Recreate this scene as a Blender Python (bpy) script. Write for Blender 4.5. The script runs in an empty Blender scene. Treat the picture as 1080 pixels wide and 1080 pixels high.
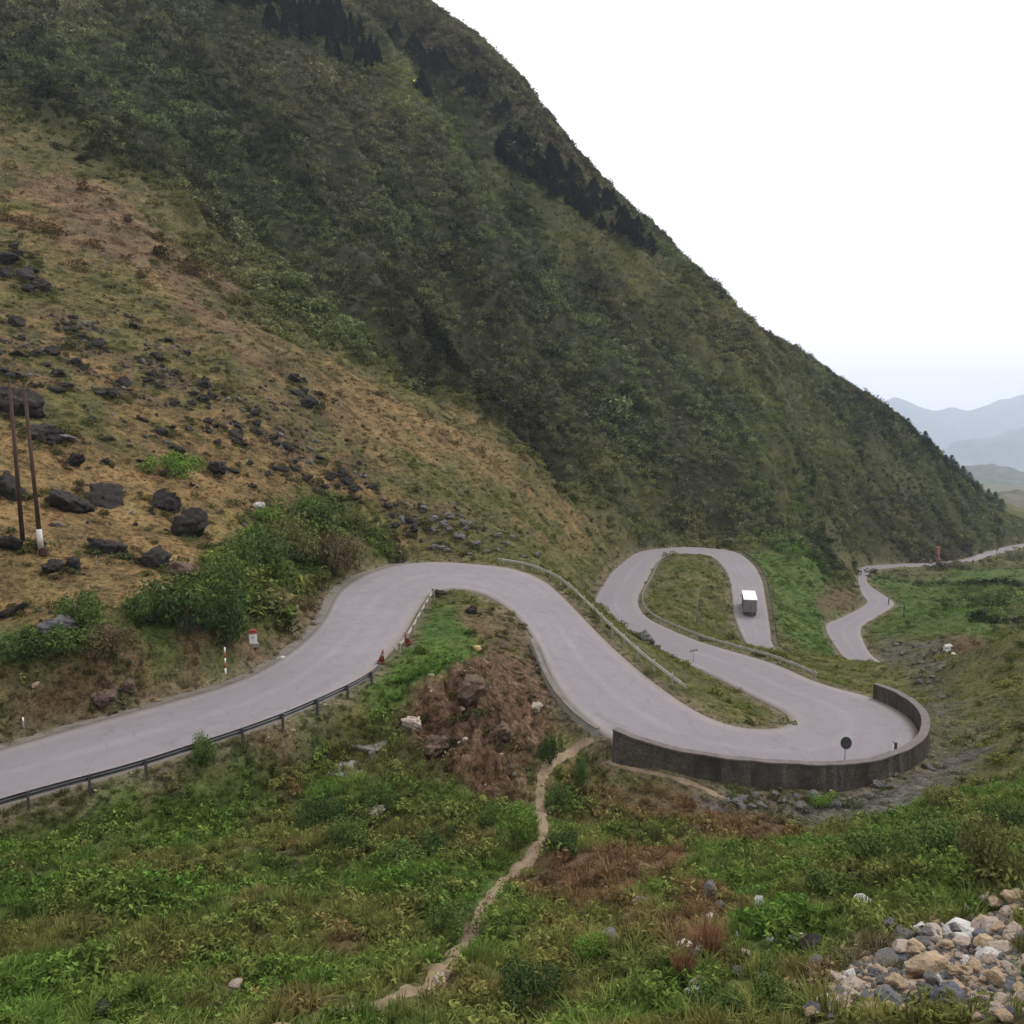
import bpy, math, random
import numpy as np
random.seed(7)
RNG = np.random.default_rng(11)
SC = bpy.context.scene
COL = SC.collection
D = bpy.data

# ------------------------------------------------------------------ survey
# The viewpoint stands at the origin on the valley side, z up, y into the view.
FPX = 900.0
PITCH = math.atan(100 / 900.0)
CP, SP = math.cos(PITCH), math.sin(PITCH)

def ray(u, v):
    a = (u - 540) / FPX
    b = -(v - 540) / FPX
    return np.array([a, CP + b * SP, -SP + b * CP])

def at_h(u, v, h):            # bearing (u, v) meets the level h metres below the viewpoint
    r = ray(u, v)
    return r * (-h / r[2])

def at_y(u, v, y):            # bearing (u, v) at forward distance y
    r = ray(u, v)
    return r * (y / r[1])

# ------------------------------------------------------------------ noise
PERM = np.random.default_rng(3).permutation(4096)
GR = np.random.default_rng(4).normal(size=(4096, 2))
GR /= np.linalg.norm(GR, axis=1)[:, None]

def perlin(x, y):
    xi = np.floor(x).astype(np.int64); yi = np.floor(y).astype(np.int64)
    fx = x - xi; fy = y - yi
    def g(ix, iy, dx, dy):
        k = PERM[(PERM[ix & 4095] + iy) & 4095]
        return GR[k, 0] * dx + GR[k, 1] * dy
    u = fx * fx * fx * (fx * (fx * 6 - 15) + 10); v = fy * fy * fy * (fy * (fy * 6 - 15) + 10)
    a = g(xi, yi, fx, fy); b = g(xi + 1, yi, fx - 1, fy)
    c = g(xi, yi + 1, fx, fy - 1); d = g(xi + 1, yi + 1, fx - 1, fy - 1)
    return ((a + (b - a) * u) + ((c + (d - c) * u) - (a + (b - a) * u)) * v) * 1.5

def fbm(x, y, oct=4, seed=0):
    s = np.zeros_like(x); amp = 1.0; tot = 0
    for i in range(oct):
        s += amp * perlin(x * 2 ** i + 17.3 * (i + seed), y * 2 ** i - 9.1 * (i + 2 * seed)); tot += amp; amp *= .5
    return s / tot * 1.4

def sstep(a, b, x):
    t = np.clip((x - a) / (b - a), 0, 1)
    return t * t * (3 - 2 * t)

# ------------------------------------------------------------------ roads
# (left edge u, v, right edge u, v, metres below the viewpoint, lift of the right edge reading: 1 where a parapet was sighted)
ROAD_A = [(-60,806,-60,872,18.3,0),(0,791,0,849,18.0,0),(89,764,107,822,17.8,0),(178,740,191,796,17.6,0),(249,720,276,767,17.4,0),(302,691,338,740,17.2,0),
(338,658,378,720,17.0,0),(348,640,400,700,16.9,0),(356,624,422,676,16.8,0),(378,608,440,645,16.7,0),(423,594,455,624,16.7,0),(460,592,472,621,16.7,0),
(500,595,496,622,16.8,0),(540,599,522,632,17.0,0),(573,612,545,650,17.4,0),(600,636,563,673,18.0,0),(620,657,575,700,18.6,0),(650,687,590,733,19.5,0),
(689,720,633,768,20.5,.5),(733,751,700,786,21.2,1),(764,764,756,796,21.7,1),(790,769,822,802,22.2,1),(815,769,884,804,22.6,1),(828,766,920,799,22.9,1),
(832,762,957,788,23.2,.8),(832,757,971,776,23.5,.3),(828,752,963,759,23.8,0),(815,745,925,737,24.2,0),(791,733,867,722,24.9,0),(747,711,822,702,25.8,0),
(715,697,787,691,26.6,0),(693,687,742,678,27.2,0),(660,665,707,664,28.2,0),(627,642,680,649,29.3,0),(629,627,673,631,30.2,0),(644,604,684,609,31.3,0),
(658,592,690,597,32,0),(671,583,697,589,32.6,0),(690,579,707,586,33,0),(720,577,720,584,33.4,0),(750,578,737,584,33.8,0),(775,582,752,588,34.2,0),
(792,593,766,604,34.9,0),(803,610,771,623,35.8,0),(808,635,774,648,37,0),(812,660,783,672,38,0),(819,686,796,690,39,0)]
ROAD_B = [(882,684,921,693,42,0),(870,660,908,668,44,0),(886,652,912,658,44.8,0),(909,640,925,650,45.6,0),(914,634,943,638,46.3,0),(908,625,937,631,47,0),
(905,611,915,615,48,0),(908,599,919,602,49.2,0),(925,596,941,598.5,50,0),(962,594,966,597.5,51,0),(990,592.5,992,596,52,0),(1019,589,1021,593,53.2,0),
(1043,581,1045,586,55,0),(1080,573,1082,577.5,58,0),(1140,566,1142,570,62,0)]

def stations(S):
    L, R = [], []
    for (lu, lv, ru, rv, h, up) in S:
        p = at_h(lu, lv, h); L.append(p)
        q = at_h(ru, rv, h - up); q[2] = -h; R.append(q)
    return L, R
LA, RA = stations(ROAD_A)
LB, RB = stations(ROAD_B)
# the bend hidden behind the terrace joins the two visible stretches
hid = [((49.5,133.5),(41.0,131.5),-39.8),((50.8,131.2),(44.5,123.5),-40.3),((53.8,130.5),(54.0,122.0),-40.9),((56.8,132.5),(62.5,127.5),-41.4),((57.6,141.0),(64.5,137.0),-41.8)]
L_ALL = LA + [np.array([a[0], a[1], z]) for a, b, z in hid] + LB
R_ALL = RA + [np.array([b[0], b[1], z]) for a, b, z in hid] + RB

def catmull(P, step):
    P = [np.asarray(p, float) for p in P]
    Q = [2 * P[0] - P[1]] + P + [2 * P[-1] - P[-2]]
    out = []; key = []
    for i in range(1, len(Q) - 2):
        n = step[i - 1]
        for k in range(n):
            t = k / n
            a, b, c, d = Q[i - 1], Q[i], Q[i + 1], Q[i + 2]
            out.append(.5 * ((2 * b) + (-a + c) * t + (2 * a - 5 * b + 4 * c - d) * t * t + (-a + 3 * b - 3 * c + d) * t ** 3))
            key.append(i - 1 + t)
    out.append(P[-1]); key.append(len(P) - 1)
    return np.array(out), np.array(key)
steps = [max(3, int(max(np.linalg.norm(L_ALL[i + 1] - L_ALL[i]), np.linalg.norm(R_ALL[i + 1] - R_ALL[i])) / 1.1)) for i in range(len(L_ALL) - 1)]
RL, RKEY = catmull(L_ALL, steps)
RR, _ = catmull(R_ALL, steps)
def smooth(P, n=6):
    P = P.copy()
    for _ in range(n):
        P[1:-1] = P[1:-1] * .5 + (P[:-2] + P[2:]) * .25
    return P
RL = smooth(RL); RR = smooth(RR)
NA = len(ROAD_A); NH = len(hid)

def kidx(u, side):            # road sample nearest to a sighted bearing along one edge (used to start and end rails)
    P = RL if side == 'L' else RR
    return P

# ------------------------------------------------------------------ terrain control points
H_PTS = [  # (u, v, metres below the viewpoint)
(0,872,18.9),(0,900,18.9),(0,980,17),(0,1080,14.6),(100,845,18.7),(100,900,19.2),(200,815,18.5),(200,830,19),(200,900,19.4),(200,980,17.5),(200,1080,14.2),
(330,765,18.4),(350,800,19.8),(350,880,20.5),(400,980,18),(400,1080,13.8),(270,790,18.6),
(430,690,16.6),(480,650,16.4),(489,622,16.3),(520,645,16.9),(545,680,17.8),(470,700,16.6),(480,715,16.9),(450,745,17.9),(460,770,19),(500,800,20.2),(540,850,21.7),(430,810,19.8),(420,760,18.6),
(570,790,20.6),(560,740,19.3),(600,790,21.5),(580,850,22),(640,830,22.5),(640,802,21.8),(700,816,21.7),(756,829,22.3),(850,833,22.95),(930,826,23.3),(970,805,23.7),(986,775,23.9),
(900,850,23.6),(800,848,23.0),(720,842,22.6),(760,900,20.8),(900,900,19.8),(1000,860,20.2),(1080,840,19.3),(1080,880,17.3),(1080,970,12.8),(1000,980,13.2),(850,980,14.5),(700,980,16),
(560,980,17.2),(560,900,20.3),(680,870,21.7),(650,940,18.8),(940,870,22.3),(1000,820,23.6),
(600,1080,12.6),(800,1080,11.0),(1000,1080,9.6),(1080,1080,9.2),
(1000,790,24.7),(1000,740,26.8),(965,705,29),(1080,672,21.5),(1040,692,24.2),(1010,720,27),(1080,720,22),(1080,770,21),(1040,760,23.3),(1035,805,23.2),
(1010,678,35),(985,684,36.5),(980,650,40),(1060,650,38.5),(960,620,45),(1040,620,46),(1000,603,50),(1060,602,52),(1080,592,55),
(840,650,41.5),(850,600,37.5),(880,620,43.5),(820,592,35.4),(830,578,34),(870,600,43),
(900,715,29.8),(840,703,28.8),(930,707,30.5),(880,692,31),(830,692,30.2),(850,730,25.6),(780,695,26.8),
(720,600,31.4),(718,586,32.0),(740,586,32.4),(740,640,32.4),(760,672,31),(785,681,31),(710,640,30.4),(750,610,33.5),
(600,618,19.6),(620,608,26),(600,588,22.5),(640,572,27),(560,585,17.6),(500,584,16.2),(480,562,14.1),(500,540,13),(560,540,17),(600,540,19.5),
(420,578,15.5),(340,602,15.5),(380,572,13.9),(300,582,13.2),(280,622,14.3),(200,665,14.2),(100,690,14.3),(0,700,14.3),(0,762,16.9),(120,735,16.2),(240,690,15.6),(300,655,15.6),(0,640,12.4),
(100,622,12),(200,582,11.4),(0,560,8.3),(100,540,8),(250,520,8),(0,480,3.2)]
Y_PTS = [  # (u, v, forward distance)
(0,400,88),(0,300,118),(0,200,155),(0,135,185),(150,450,92),(150,350,120),(150,250,152),(270,290,178),(120,180,182),(300,450,110),(300,380,132),(400,520,106),(400,450,138),
(400,400,164),(480,430,184),(480,480,152),(560,500,172),(620,540,192),(660,554,206),(270,340,150),
(0,60,225),(0,0,255),(100,60,232),(200,100,235),(200,0,275),(350,200,238),(350,100,270),(350,0,315),(500,300,243),(500,200,277),(500,100,308),(450,40,328),(600,430,235),(600,300,270),
(600,200,305),(700,500,236),(700,400,265),(700,300,300),(800,545,236),(800,450,266),(800,380,295),(900,570,288),(900,500,303),(900,450,322),(1000,565,322),(1000,525,345),(1050,563,370),(740,562,230)]
RIDGE = [(380,-70,358),(455,0,350),(500,30,350),(560,90,346),(600,145,343),(650,200,341),(700,247,340),(750,300,340),(800,340,340),(850,375,342),(900,412,347),(950,445,354),(1000,488,364),(1040,520,380),(1075,548,398)]
W_PTS = [(36,125,-35),(57,118,-38),(54,112.5,-33.5),(60,108,-32.5),(65,110,-34),(78,125,-37)]   # hidden lee ground, world metres
CTRL = [at_h(*p) for p in H_PTS] + [at_y(*p) for p in Y_PTS] + [np.array(p, float) for p in W_PTS]
for p in RIDGE:
    q = at_y(*p); CTRL.append(q)
    d = q[:2] / np.linalg.norm(q[:2])
    if p[0] > 1030: dz = (8, 30)
    else: dz = (40, 130)
    CTRL.append(np.array([q[0] + d[0] * 80, q[1] + d[1] * 80, q[2] - dz[0]]))
    CTRL.append(np.array([q[0] + d[0] * 260, q[1] + d[1] * 260, q[2] - dz[1]]))
CTRL += [at_y(200,-120,330), at_y(0,-120,300), at_y(250,-300,420), at_y(-150,-100,270), at_y(-200,200,150), at_y(-200,500,60), at_y(-150,900,28), at_y(-100,760,42)]
CTRL += [at_h(1200,700,19), at_h(1200,900,14), at_h(1200,620,38), at_h(1250,1080,8), at_h(-150,1080,14)]
def polar(az, r, z):
    a = math.radians(az); return np.array([r * math.sin(a), r * math.cos(a), z])
for az in (-30, 0, 30):
    CTRL += [polar(az, 1.2, -1.75), polar(az, 4, -4.1), polar(az, 8, -7.0 + az * .02)]
for az in (-65, -100, -140, 180, 140, 100, 65):
    s = -1 if az < 0 else 1
    k = abs(az)
    CTRL += [polar(az, 1.2, -1.7), polar(az, 6, -3.5 if k < 120 else -1), polar(az, 25, (-12 if k < 80 else -5) if k < 120 else 4),
             polar(az, 100, (0 if s < 0 else -18) if k < 120 else 30), polar(az, 320, 60), polar(az, 1000, 20), polar(az, 4800, -200), polar(az, 10000, -400)]
for az in (-30, -10, 10, 24, 34):
    CTRL += [polar(az, 1000, -110), polar(az, 2200, -160), polar(az, 4800, -300), polar(az, 10000, -420)]
# road edges, except where the ground outside is held up by the stone wall
road_ctrl = []
for i in range(len(L_ALL)):
    road_ctrl.append(L_ALL[i])
    walled = 18 <= i <= 27
    if not walled: road_ctrl.append(R_ALL[i])
CTRL = np.array(CTRL + road_ctrl)

def tocoord(P):
    r = np.hypot(P[..., 0], P[..., 1])
    return np.arctan2(P[..., 0], P[..., 1]), np.log(r), r
ca, cl, cr = tocoord(CTRL)
ct = CTRL[:, 2] / cr
# merge near-duplicates
keep = []
for i in range(len(ca)):
    if all((ca[i] - ca[j]) ** 2 + (cl[i] - cl[j]) ** 2 > 0.008 ** 2 for j in keep): keep.append(i)
ca, cl, ct = ca[keep], cl[keep], ct[keep]
def kern(d2): return np.where(d2 > 1e-12, .5 * d2 * np.log(np.maximum(d2, 1e-12)), 0)
n = len(ca)
K = kern((ca[:, None] - ca[None]) ** 2 + (cl[:, None] - cl[None]) ** 2) + np.eye(n) * 2e-4
Pm = np.stack([np.ones(n), ca, cl], 1)
M = np.zeros((n + 3, n + 3)); M[:n, :n] = K; M[:n, n:] = Pm; M[n:, :n] = Pm.T
sol = np.linalg.solve(M, np.concatenate([ct, np.zeros(3)]))
def tps(A, Lr):
    A = A.ravel(); Lr = Lr.ravel(); out = np.empty(len(A))
    for s in range(0, len(A), 20000):
        a = A[s:s + 20000]; l = Lr[s:s + 20000]
        d2 = (a[:, None] - ca[None]) ** 2 + (l[:, None] - cl[None]) ** 2
        out[s:s + 20000] = kern(d2) @ sol[:n] + sol[n] + sol[n + 1] * a + sol[n + 2] * l
    return out

# polar grid, fine inside the view, coarse all round
az_f = np.radians(np.linspace(-37, 37, 860))
az_c = np.radians(np.linspace(37, 323, 100))[1:-1]
AZ = np.concatenate([az_f, az_c]); NAZ = len(AZ)
azw = np.where(AZ > math.pi, AZ - 2 * math.pi, AZ)
LR = np.concatenate([np.log(np.linspace(.6, 9, 14))[:-1], np.linspace(math.log(9), math.log(480), 760), np.linspace(math.log(480), math.log(10500), 70)[1:]])
NR = len(LR)
GA, GL = np.meshgrid(azw, LR, indexing='ij')
GR_ = np.exp(GL)
GX = GR_ * np.sin(GA); GY = GR_ * np.cos(GA)
# evaluate the smooth base on a coarser lattice, then interpolate
ia = np.unique(np.concatenate([np.arange(0, 860, 3), np.arange(859, NAZ)])); ir = np.unique(np.concatenate([np.arange(0, NR, 3), [NR - 1]]))
B0 = tps(GA[np.ix_(ia, ir)], GL[np.ix_(ia, ir)]).reshape(len(ia), len(ir))
B1 = np.empty((NAZ, len(ir)))
for j in range(len(ir)): B1[:, j] = np.interp(np.arange(NAZ), ia, B0[:, j])
T = np.empty((NAZ, NR))
for i in range(NAZ): T[i] = np.interp(np.arange(NR), ir, B1[i])
Z = T * GR_
ZBASE = Z.copy()

# ------------------------------------------------------------------ sighting the ground, ground regions
def sample(Zg, x, y):
    az = np.arctan2(x, y); lr = np.log(np.hypot(x, y))
    fa = np.interp(az, az_f, np.arange(860)); fr = np.interp(lr, LR, np.arange(NR))
    a0 = np.clip(np.floor(fa).astype(int), 0, 858); r0 = np.clip(np.floor(fr).astype(int), 0, NR - 2)
    wa = fa - a0; wr = fr - r0
    return (Zg[a0, r0] * (1 - wa) + Zg[a0 + 1, r0] * wa) * (1 - wr) + (Zg[a0, r0 + 1] * (1 - wa) + Zg[a0 + 1, r0 + 1] * wa) * wr
def hit(u, v, Zg=None):
    Zg = Z if Zg is None else Zg
    r = ray(u, v); r = r / np.hypot(r[0], r[1])
    s = np.exp(np.linspace(math.log(5), math.log(900), 1500))
    zz = sample(Zg, r[0] * s, r[1] * s)
    below = np.nonzero(zz >= r[2] * s)[0]
    k = below[0] if len(below) else len(s) - 1
    return np.array([r[0] * s[k], r[1] * s[k], zz[k]])

def region(poly, soft=.03, warp=.04, seed=0):
    """weight of a ground region whose outline was sighted at the corners given; edges frayed by noise"""
    P = np.array([hit(u, v, ZBASE) for u, v in poly])
    pa, pl, _ = tocoord(P)
    w1 = fbm(GX / (GR_ * .06 + 1), GY / (GR_ * .06 + 1), 3, seed) if False else fbm(GA * 14, GL * 14, 4, seed + 3)
    w2 = fbm(GA * 14 + 40, GL * 14 - 11, 4, seed + 9)
    qa = GA + w1 * warp; ql = GL + w2 * warp
    inside = np.zeros(GA.shape, bool); dist = np.full(GA.shape, 9.)
    m = (GA > pa.min() - .15) & (GA < pa.max() + .15) & (GL > pl.min() - .2) & (GL < pl.max() + .2)
    xa, xl = qa[m], ql[m]
    ins = np.zeros(len(xa), bool); dd = np.full(len(xa), 9.)
    for i in range(len(pa)):
        x1, y1, x2, y2 = pa[i], pl[i], pa[(i + 1) % len(pa)], pl[(i + 1) % len(pa)]
        c = ((y1 > xl) != (y2 > xl))
        with np.errstate(divide='ignore', invalid='ignore'):
            ins ^= c & (xa < (x2 - x1) * (xl - y1) / (y2 - y1 + 1e-15) + x1)
        ex, ey = x2 - x1, y2 - y1
        t = np.clip(((xa - x1) * ex + (xl - y1) * ey) / (ex * ex + ey * ey + 1e-15), 0, 1)
        dd = np.minimum(dd, np.hypot(xa - x1 - t * ex, xl - y1 - t * ey))
    sd = np.where(ins, dd, -dd)
    out = np.zeros(GA.shape); out[m] = sstep(-soft, soft, sd)
    return out

MOUNT = region([(-200,110),(0,137),(80,165),(150,205),(220,250),(270,292),(340,345),(410,395),(470,425),(520,455),(560,490),(610,525),(650,556),(690,572),(760,566),(820,580),(850,600),(900,585),(960,588),(1040,576),(1100,560),(1075,546),
 (1000,487),(950,444),(900,411),(800,339),(700,246),(600,144),(500,29),(455,-1),(380,-70),(250,-300),(-200,-300)], .045, .06, 1)
MOUNT = np.maximum(MOUNT, ((GL > math.log(330)) & (GA < .5)) * 1.0)

# ------------------------------------------------------------------ relief
far_fade = sstep(math.log(480), math.log(700), GL)
dsx, dsy = .8, -.6                                 # down-slope run of the ribs on the big face
ua = GX * dsx + GY * dsy; va = -GX * dsy + GY * dsx
rib = 1 - np.abs(fbm(ua / 170, va / 42, 4, 2)) * 2
RELIEF = MOUNT * (1 - far_fade) * (7.0 * (rib - .35) + 3.5 * fbm(ua / 70, va / 11, 3, 7) + 5.0 * fbm(GX / 30, GY / 30, 3, 5) + 2.3 * fbm(GX / 9, GY / 9, 3, 6))
crest = sstep(math.log(300), math.log(345), GL)
RELIEF = RELIEF * (1 - .72 * crest) - 2.6 * crest * MOUNT * (1 - far_fade)
bx = fbm(GX / 30, GY / 30, 4, 8) * 1.4 + .5 * fbm(GX / 6, GY / 6, 3, 12)
sl = sstep(math.log(40), math.log(75), GL) * (1 - MOUNT) * (1 - far_fade)
RELIEF += sl * bx * np.clip((GR_ - 30) / 120, .22, 1.0)
RELIEF += (1 - sl) * (1 - MOUNT) * (1 - far_fade) * (.75 * fbm(GX / 5, GY / 5, 4, 14) + .22 * fbm(GX / 1.3, GY / 1.3, 3, 15)) * sstep(math.log(7), math.log(14), GL)
RELIEF += far_fade * 18 * fbm(GX / 500, GY / 500, 4, 21) * sstep(-.2, .1, GA * 0 + 1)

CUT = region([(455,705),(520,695),(565,690),(585,740),(590,775),(575,835),(540,865),(480,840),(425,800),(420,760)], .03, .03, 17)
rg = 1 - 2 * np.abs(fbm(GX / 2.6, GY / 4.5, 4, 61))
RELIEF += CUT * (1.15 * (rg - .45) + .35 * fbm(GX / .8, GY / .8, 3, 62))
# ------------------------------------------------------------------ cut the road bed
Z = ZBASE + RELIEF
ED = np.concatenate([RL, RR]).astype(np.float32)
WALLK = np.concatenate([np.zeros(len(RL)), ((RKEY > 18.2) & (RKEY < 27.3)) * 1.0])
cand = (GR_ > 34) & (GR_ < 600) & (np.abs(GA) < .75)
cx = GX[cand].astype(np.float32); cy = GY[cand].astype(np.float32)
dist = np.full(len(cx), 1e9, np.float32); near = np.zeros(len(cx), np.int32)
for s in range(0, len(cx), 15000):
    d2 = (cx[s:s + 15000, None] - ED[None, :, 0]) ** 2 + (cy[s:s + 15000, None] - ED[None, :, 1]) ** 2
    near[s:s + 15000] = d2.argmin(1); dist[s:s + 15000] = np.sqrt(d2.min(1))
inside = np.zeros(len(cx), bool); zin = np.full(len(cx), 1e9, np.float32)
order = np.argsort(cx)
sx = cx[order]
for i in range(len(RL) - 1):
    q = np.array([RL[i], RL[i + 1], RR[i + 1], RR[i]])
    lo, hi = np.searchsorted(sx, [q[:, 0].min(), q[:, 0].max()])
    idx = order[lo:hi]
    if not len(idx): continue
    yy = cy[idx]; idx = idx[(yy >= q[:, 1].min()) & (yy <= q[:, 1].max())]
    if not len(idx): continue
    ins = np.zeros(len(idx), bool)
    for k in range(4):
        x1, y1 = q[k][:2]; x2, y2 = q[(k + 1) % 4][:2]
        c = ((y1 > cy[idx]) != (y2 > cy[idx]))
        ins ^= c & (cx[idx] < (x2 - x1) * (cy[idx] - y1) / (y2 - y1 + 1e-12) + x1)
    j = idx[ins]; inside[j] = True; zin[j] = np.minimum(zin[j], q[:, 2].mean())
zc = Z[cand]; zb = ZBASE[cand]
wk = WALLK[near]; zed = ED[near, 2]
calm = sstep(0.3, 7.0, dist)                        # relief dies out beside the road
zt = zb + (zc - zb) * np.maximum(calm, .12)
bw = np.where(wk > .5, .45, 2.2)
k = sstep(0, 1, np.clip((dist - np.where(wk > .5, .05, .35)) / bw, 0, 1))
znew = (zed - .07) * (1 - k) + zt * k
znew = np.where((wk > .5) & ~inside & (dist < 1.0), np.minimum(znew, zed - .3), znew)
znew = np.where(inside, zin - .35, znew)
Z[cand] = znew
ROADD = np.full(GA.shape, 99.); ROADD[cand] = np.where(inside, 0, dist)
INROAD = np.zeros(GA.shape, bool); INROAD[cand] = inside

# ------------------------------------------------------------------ tools for objects
def link(o, parent=None):
    COL.objects.link(o)
    if parent is not None: o.parent = parent
    return o
def mesh_obj(name, verts, faces, mat=None, parent=None, smooth=False):
    me = D.meshes.new(name)
    me.from_pydata([tuple(map(float, v)) for v in verts], [], [tuple(map(int, f)) for f in faces])
    me.update()
    if mat: me.materials.append(mat)
    if smooth: me.polygons.foreach_set('use_smooth', np.ones(len(me.polygons), bool))
    return link(D.objects.new(name, me), parent)
def np_mesh(name, V, Q, mat=None, smooth=True, k=4):
    me = D.meshes.new(name)
    V = np.asarray(V, np.float32); Q = np.asarray(Q, np.int32)
    me.vertices.add(len(V)); me.vertices.foreach_set('co', V.ravel())
    me.loops.add(Q.size); me.loops.foreach_set('vertex_index', Q.ravel())
    me.polygons.add(len(Q)); me.polygons.foreach_set('loop_start', np.arange(0, Q.size, k, dtype=np.int32))
    me.polygons.foreach_set('loop_total', np.full(len(Q), k, np.int32))
    if smooth: me.polygons.foreach_set('use_smooth', np.ones(len(Q), bool))
    me.update(calc_edges=True)
    if mat: me.materials.append(mat)
    return me
def tag(o, label=None, cat=None, group=None, kind=None):
    if label: o['label'] = label
    if cat: o['category'] = cat
    if group: o['group'] = group
    if kind: o['kind'] = kind
    return o
def empty(name, loc, rz=0.0):
    o = D.objects.new(name, None); o.empty_display_size = .3
    o.location = tuple(map(float, loc)); o.rotation_euler = (0, 0, rz)
    return link(o)

# ------------------------------------------------------------------ materials
class NT:
    def __init__(s, name):
        s.m = D.materials.new(name); s.m.use_nodes = True
        s.t = s.m.node_tree; s.t.nodes.clear()
        s.out = s.t.nodes.new('ShaderNodeOutputMaterial')
    def n(s, ty, **kw):
        nd = s.t.nodes.new(ty)
        for k, v in kw.items():
            if k in nd.inputs.keys(): s.set(nd, k, v)
            else: setattr(nd, k, v)
        return nd
    def set(s, nd, k, v):
        if hasattr(v, 'is_output'): s.t.links.new(v, nd.inputs[k])
        else: nd.inputs[k].default_value = v
    def noise(s, scale, detail=4, rough=.55, vec=None, dist=0):
        nd = s.n('ShaderNodeTexNoise'); nd.inputs['Scale'].default_value = scale; nd.inputs['Detail'].default_value = detail
        nd.inputs['Roughness'].default_value = rough; nd.inputs['Distortion'].default_value = dist
        if vec is not None: s.t.links.new(vec, nd.inputs['Vector'])
        return nd.outputs['Fac']
    def ramp(s, fac, stops):
        nd = s.n('ShaderNodeValToRGB'); cr = nd.color_ramp
        while len(cr.elements) < len(stops): cr.elements.new(.5)
        for e, (p, c) in zip(cr.elements, stops):
            e.position = p; e.color = (*c, 1) if len(c) == 3 else c
        s.t.links.new(fac, nd.inputs['Fac']); return nd.outputs['Color']
    def mix(s, fac, a, b, mode='MIX'):
        nd = s.n('ShaderNodeMix'); nd.data_type = 'RGBA'; nd.blend_type = mode
        for k, v in ((0, fac), (6, a), (7, b)):
            if hasattr(v, 'is_output'): s.t.links.new(v, nd.inputs[k])
            else: nd.inputs[k].default_value = (*v, 1) if isinstance(v, tuple) and len(v) == 3 else v
        return nd.outputs[2]
    def math(s, op, a, b=0.0, clamp=False):
        nd = s.n('ShaderNodeMath'); nd.operation = op; nd.use_clamp = clamp
        for k, v in ((0, a), (1, b)):
            if hasattr(v, 'is_output'): s.t.links.new(v, nd.inputs[k])
            else: nd.inputs[k].default_value = v
        return nd.outputs[0]
    def pos(s): return s.n('ShaderNodeNewGeometry').outputs['Position']
    def objc(s): return s.n('ShaderNodeTexCoord').outputs['Object']
    def attr(s, name, ty='GEOMETRY'):
        nd = s.n('ShaderNodeAttribute'); nd.attribute_name = name; nd.attribute_type = ty; return nd
    def done(s, col, rough=.8, bump=None, bstr=.4, bdist=.05, metal=0.0, spec=.3):
        b = s.n('ShaderNodeBsdfPrincipled')
        s.set(b, 'Base Color', col if hasattr(col, 'is_output') else (*col, 1)); s.set(b, 'Roughness', rough)
        s.set(b, 'Metallic', metal); s.set(b, 'Specular IOR Level', spec)
        if bump is not None:
            bn = s.n('ShaderNodeBump'); bn.inputs['Strength'].default_value = bstr; bn.inputs['Distance'].default_value = bdist
            s.t.links.new(bump, bn.inputs['Height']); s.t.links.new(bn.outputs[0], b.inputs['Normal'])
        s.t.links.new(b.outputs[0], s.out.inputs['Surface']); return s.m

def simple(name, base, var=.25, scale=3.0, rough=.8, bstr=.3, bdist=.02, metal=0.0, dark=None, spec=.3):
    t = NT(name); p = t.objc()
    n1 = t.noise(scale, 6, .6, p); n2 = t.noise(scale * 6.3, 4, .6, p)
    d = dark or tuple(c * (1 - var * 1.6) for c in base)
    l = tuple(min(1, c * (1 + var)) for c in base)
    c = t.ramp(n1, [(.3, d), (.52, base), (.75, l)])
    c = t.mix(.35, c, t.ramp(n2, [(.35, tuple(x * .6 for x in base)), (.65, l)]))
    return t.done(c, rough, n2, bstr, bdist, metal, spec)

# ground cover weights, eight kinds
def blobs(scale, seed, lo, hi, oct=4): return sstep(lo, hi, fbm(GX / scale, GY / scale, oct, seed))
SLOPE = region([(-200,110),(0,137),(80,165),(150,205),(220,250),(270,292),(340,345),(410,395),(470,425),(520,455),(560,490),(610,525),(650,556),(630,580),(560,580),(480,560),(410,560),(330,545),(280,560),(230,600),(150,630),(60,650),(-200,690)], .03, .03, 2)
W = {k: np.zeros(GA.shape) for k in ('scrub', 'dry', 'olive', 'lush', 'earth', 'gravel', 'dirt', 'rust')}
def lay(k, m):
    for q in W: W[q] *= (1 - m)
    W[k] += m
W['olive'][:] = 1.0
lay('lush', blobs(7, 31, -.25, .35) * .8 * (GL < math.log(60)))
lay('rust', blobs(4, 33, .25, .6) * .45 * (GL < math.log(60)))
lay('dry', SLOPE)
lay('olive', SLOPE * blobs(9, 35, -.1, .3) * .8)
lay('olive', SLOPE * blobs(2.5, 37, .05, .4) * .6)
lay('scrub', SLOPE * blobs(5, 38, .25, .6) * .6)
lay('lush', SLOPE * blobs(4, 36, .45, .8) * .4)
lay('scrub', MOUNT * .95)
def patch(k, poly, amt=1.0, soft=.03, warp=.05, seed=5): lay(k, region(poly, soft, warp, seed) * amt)
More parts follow.
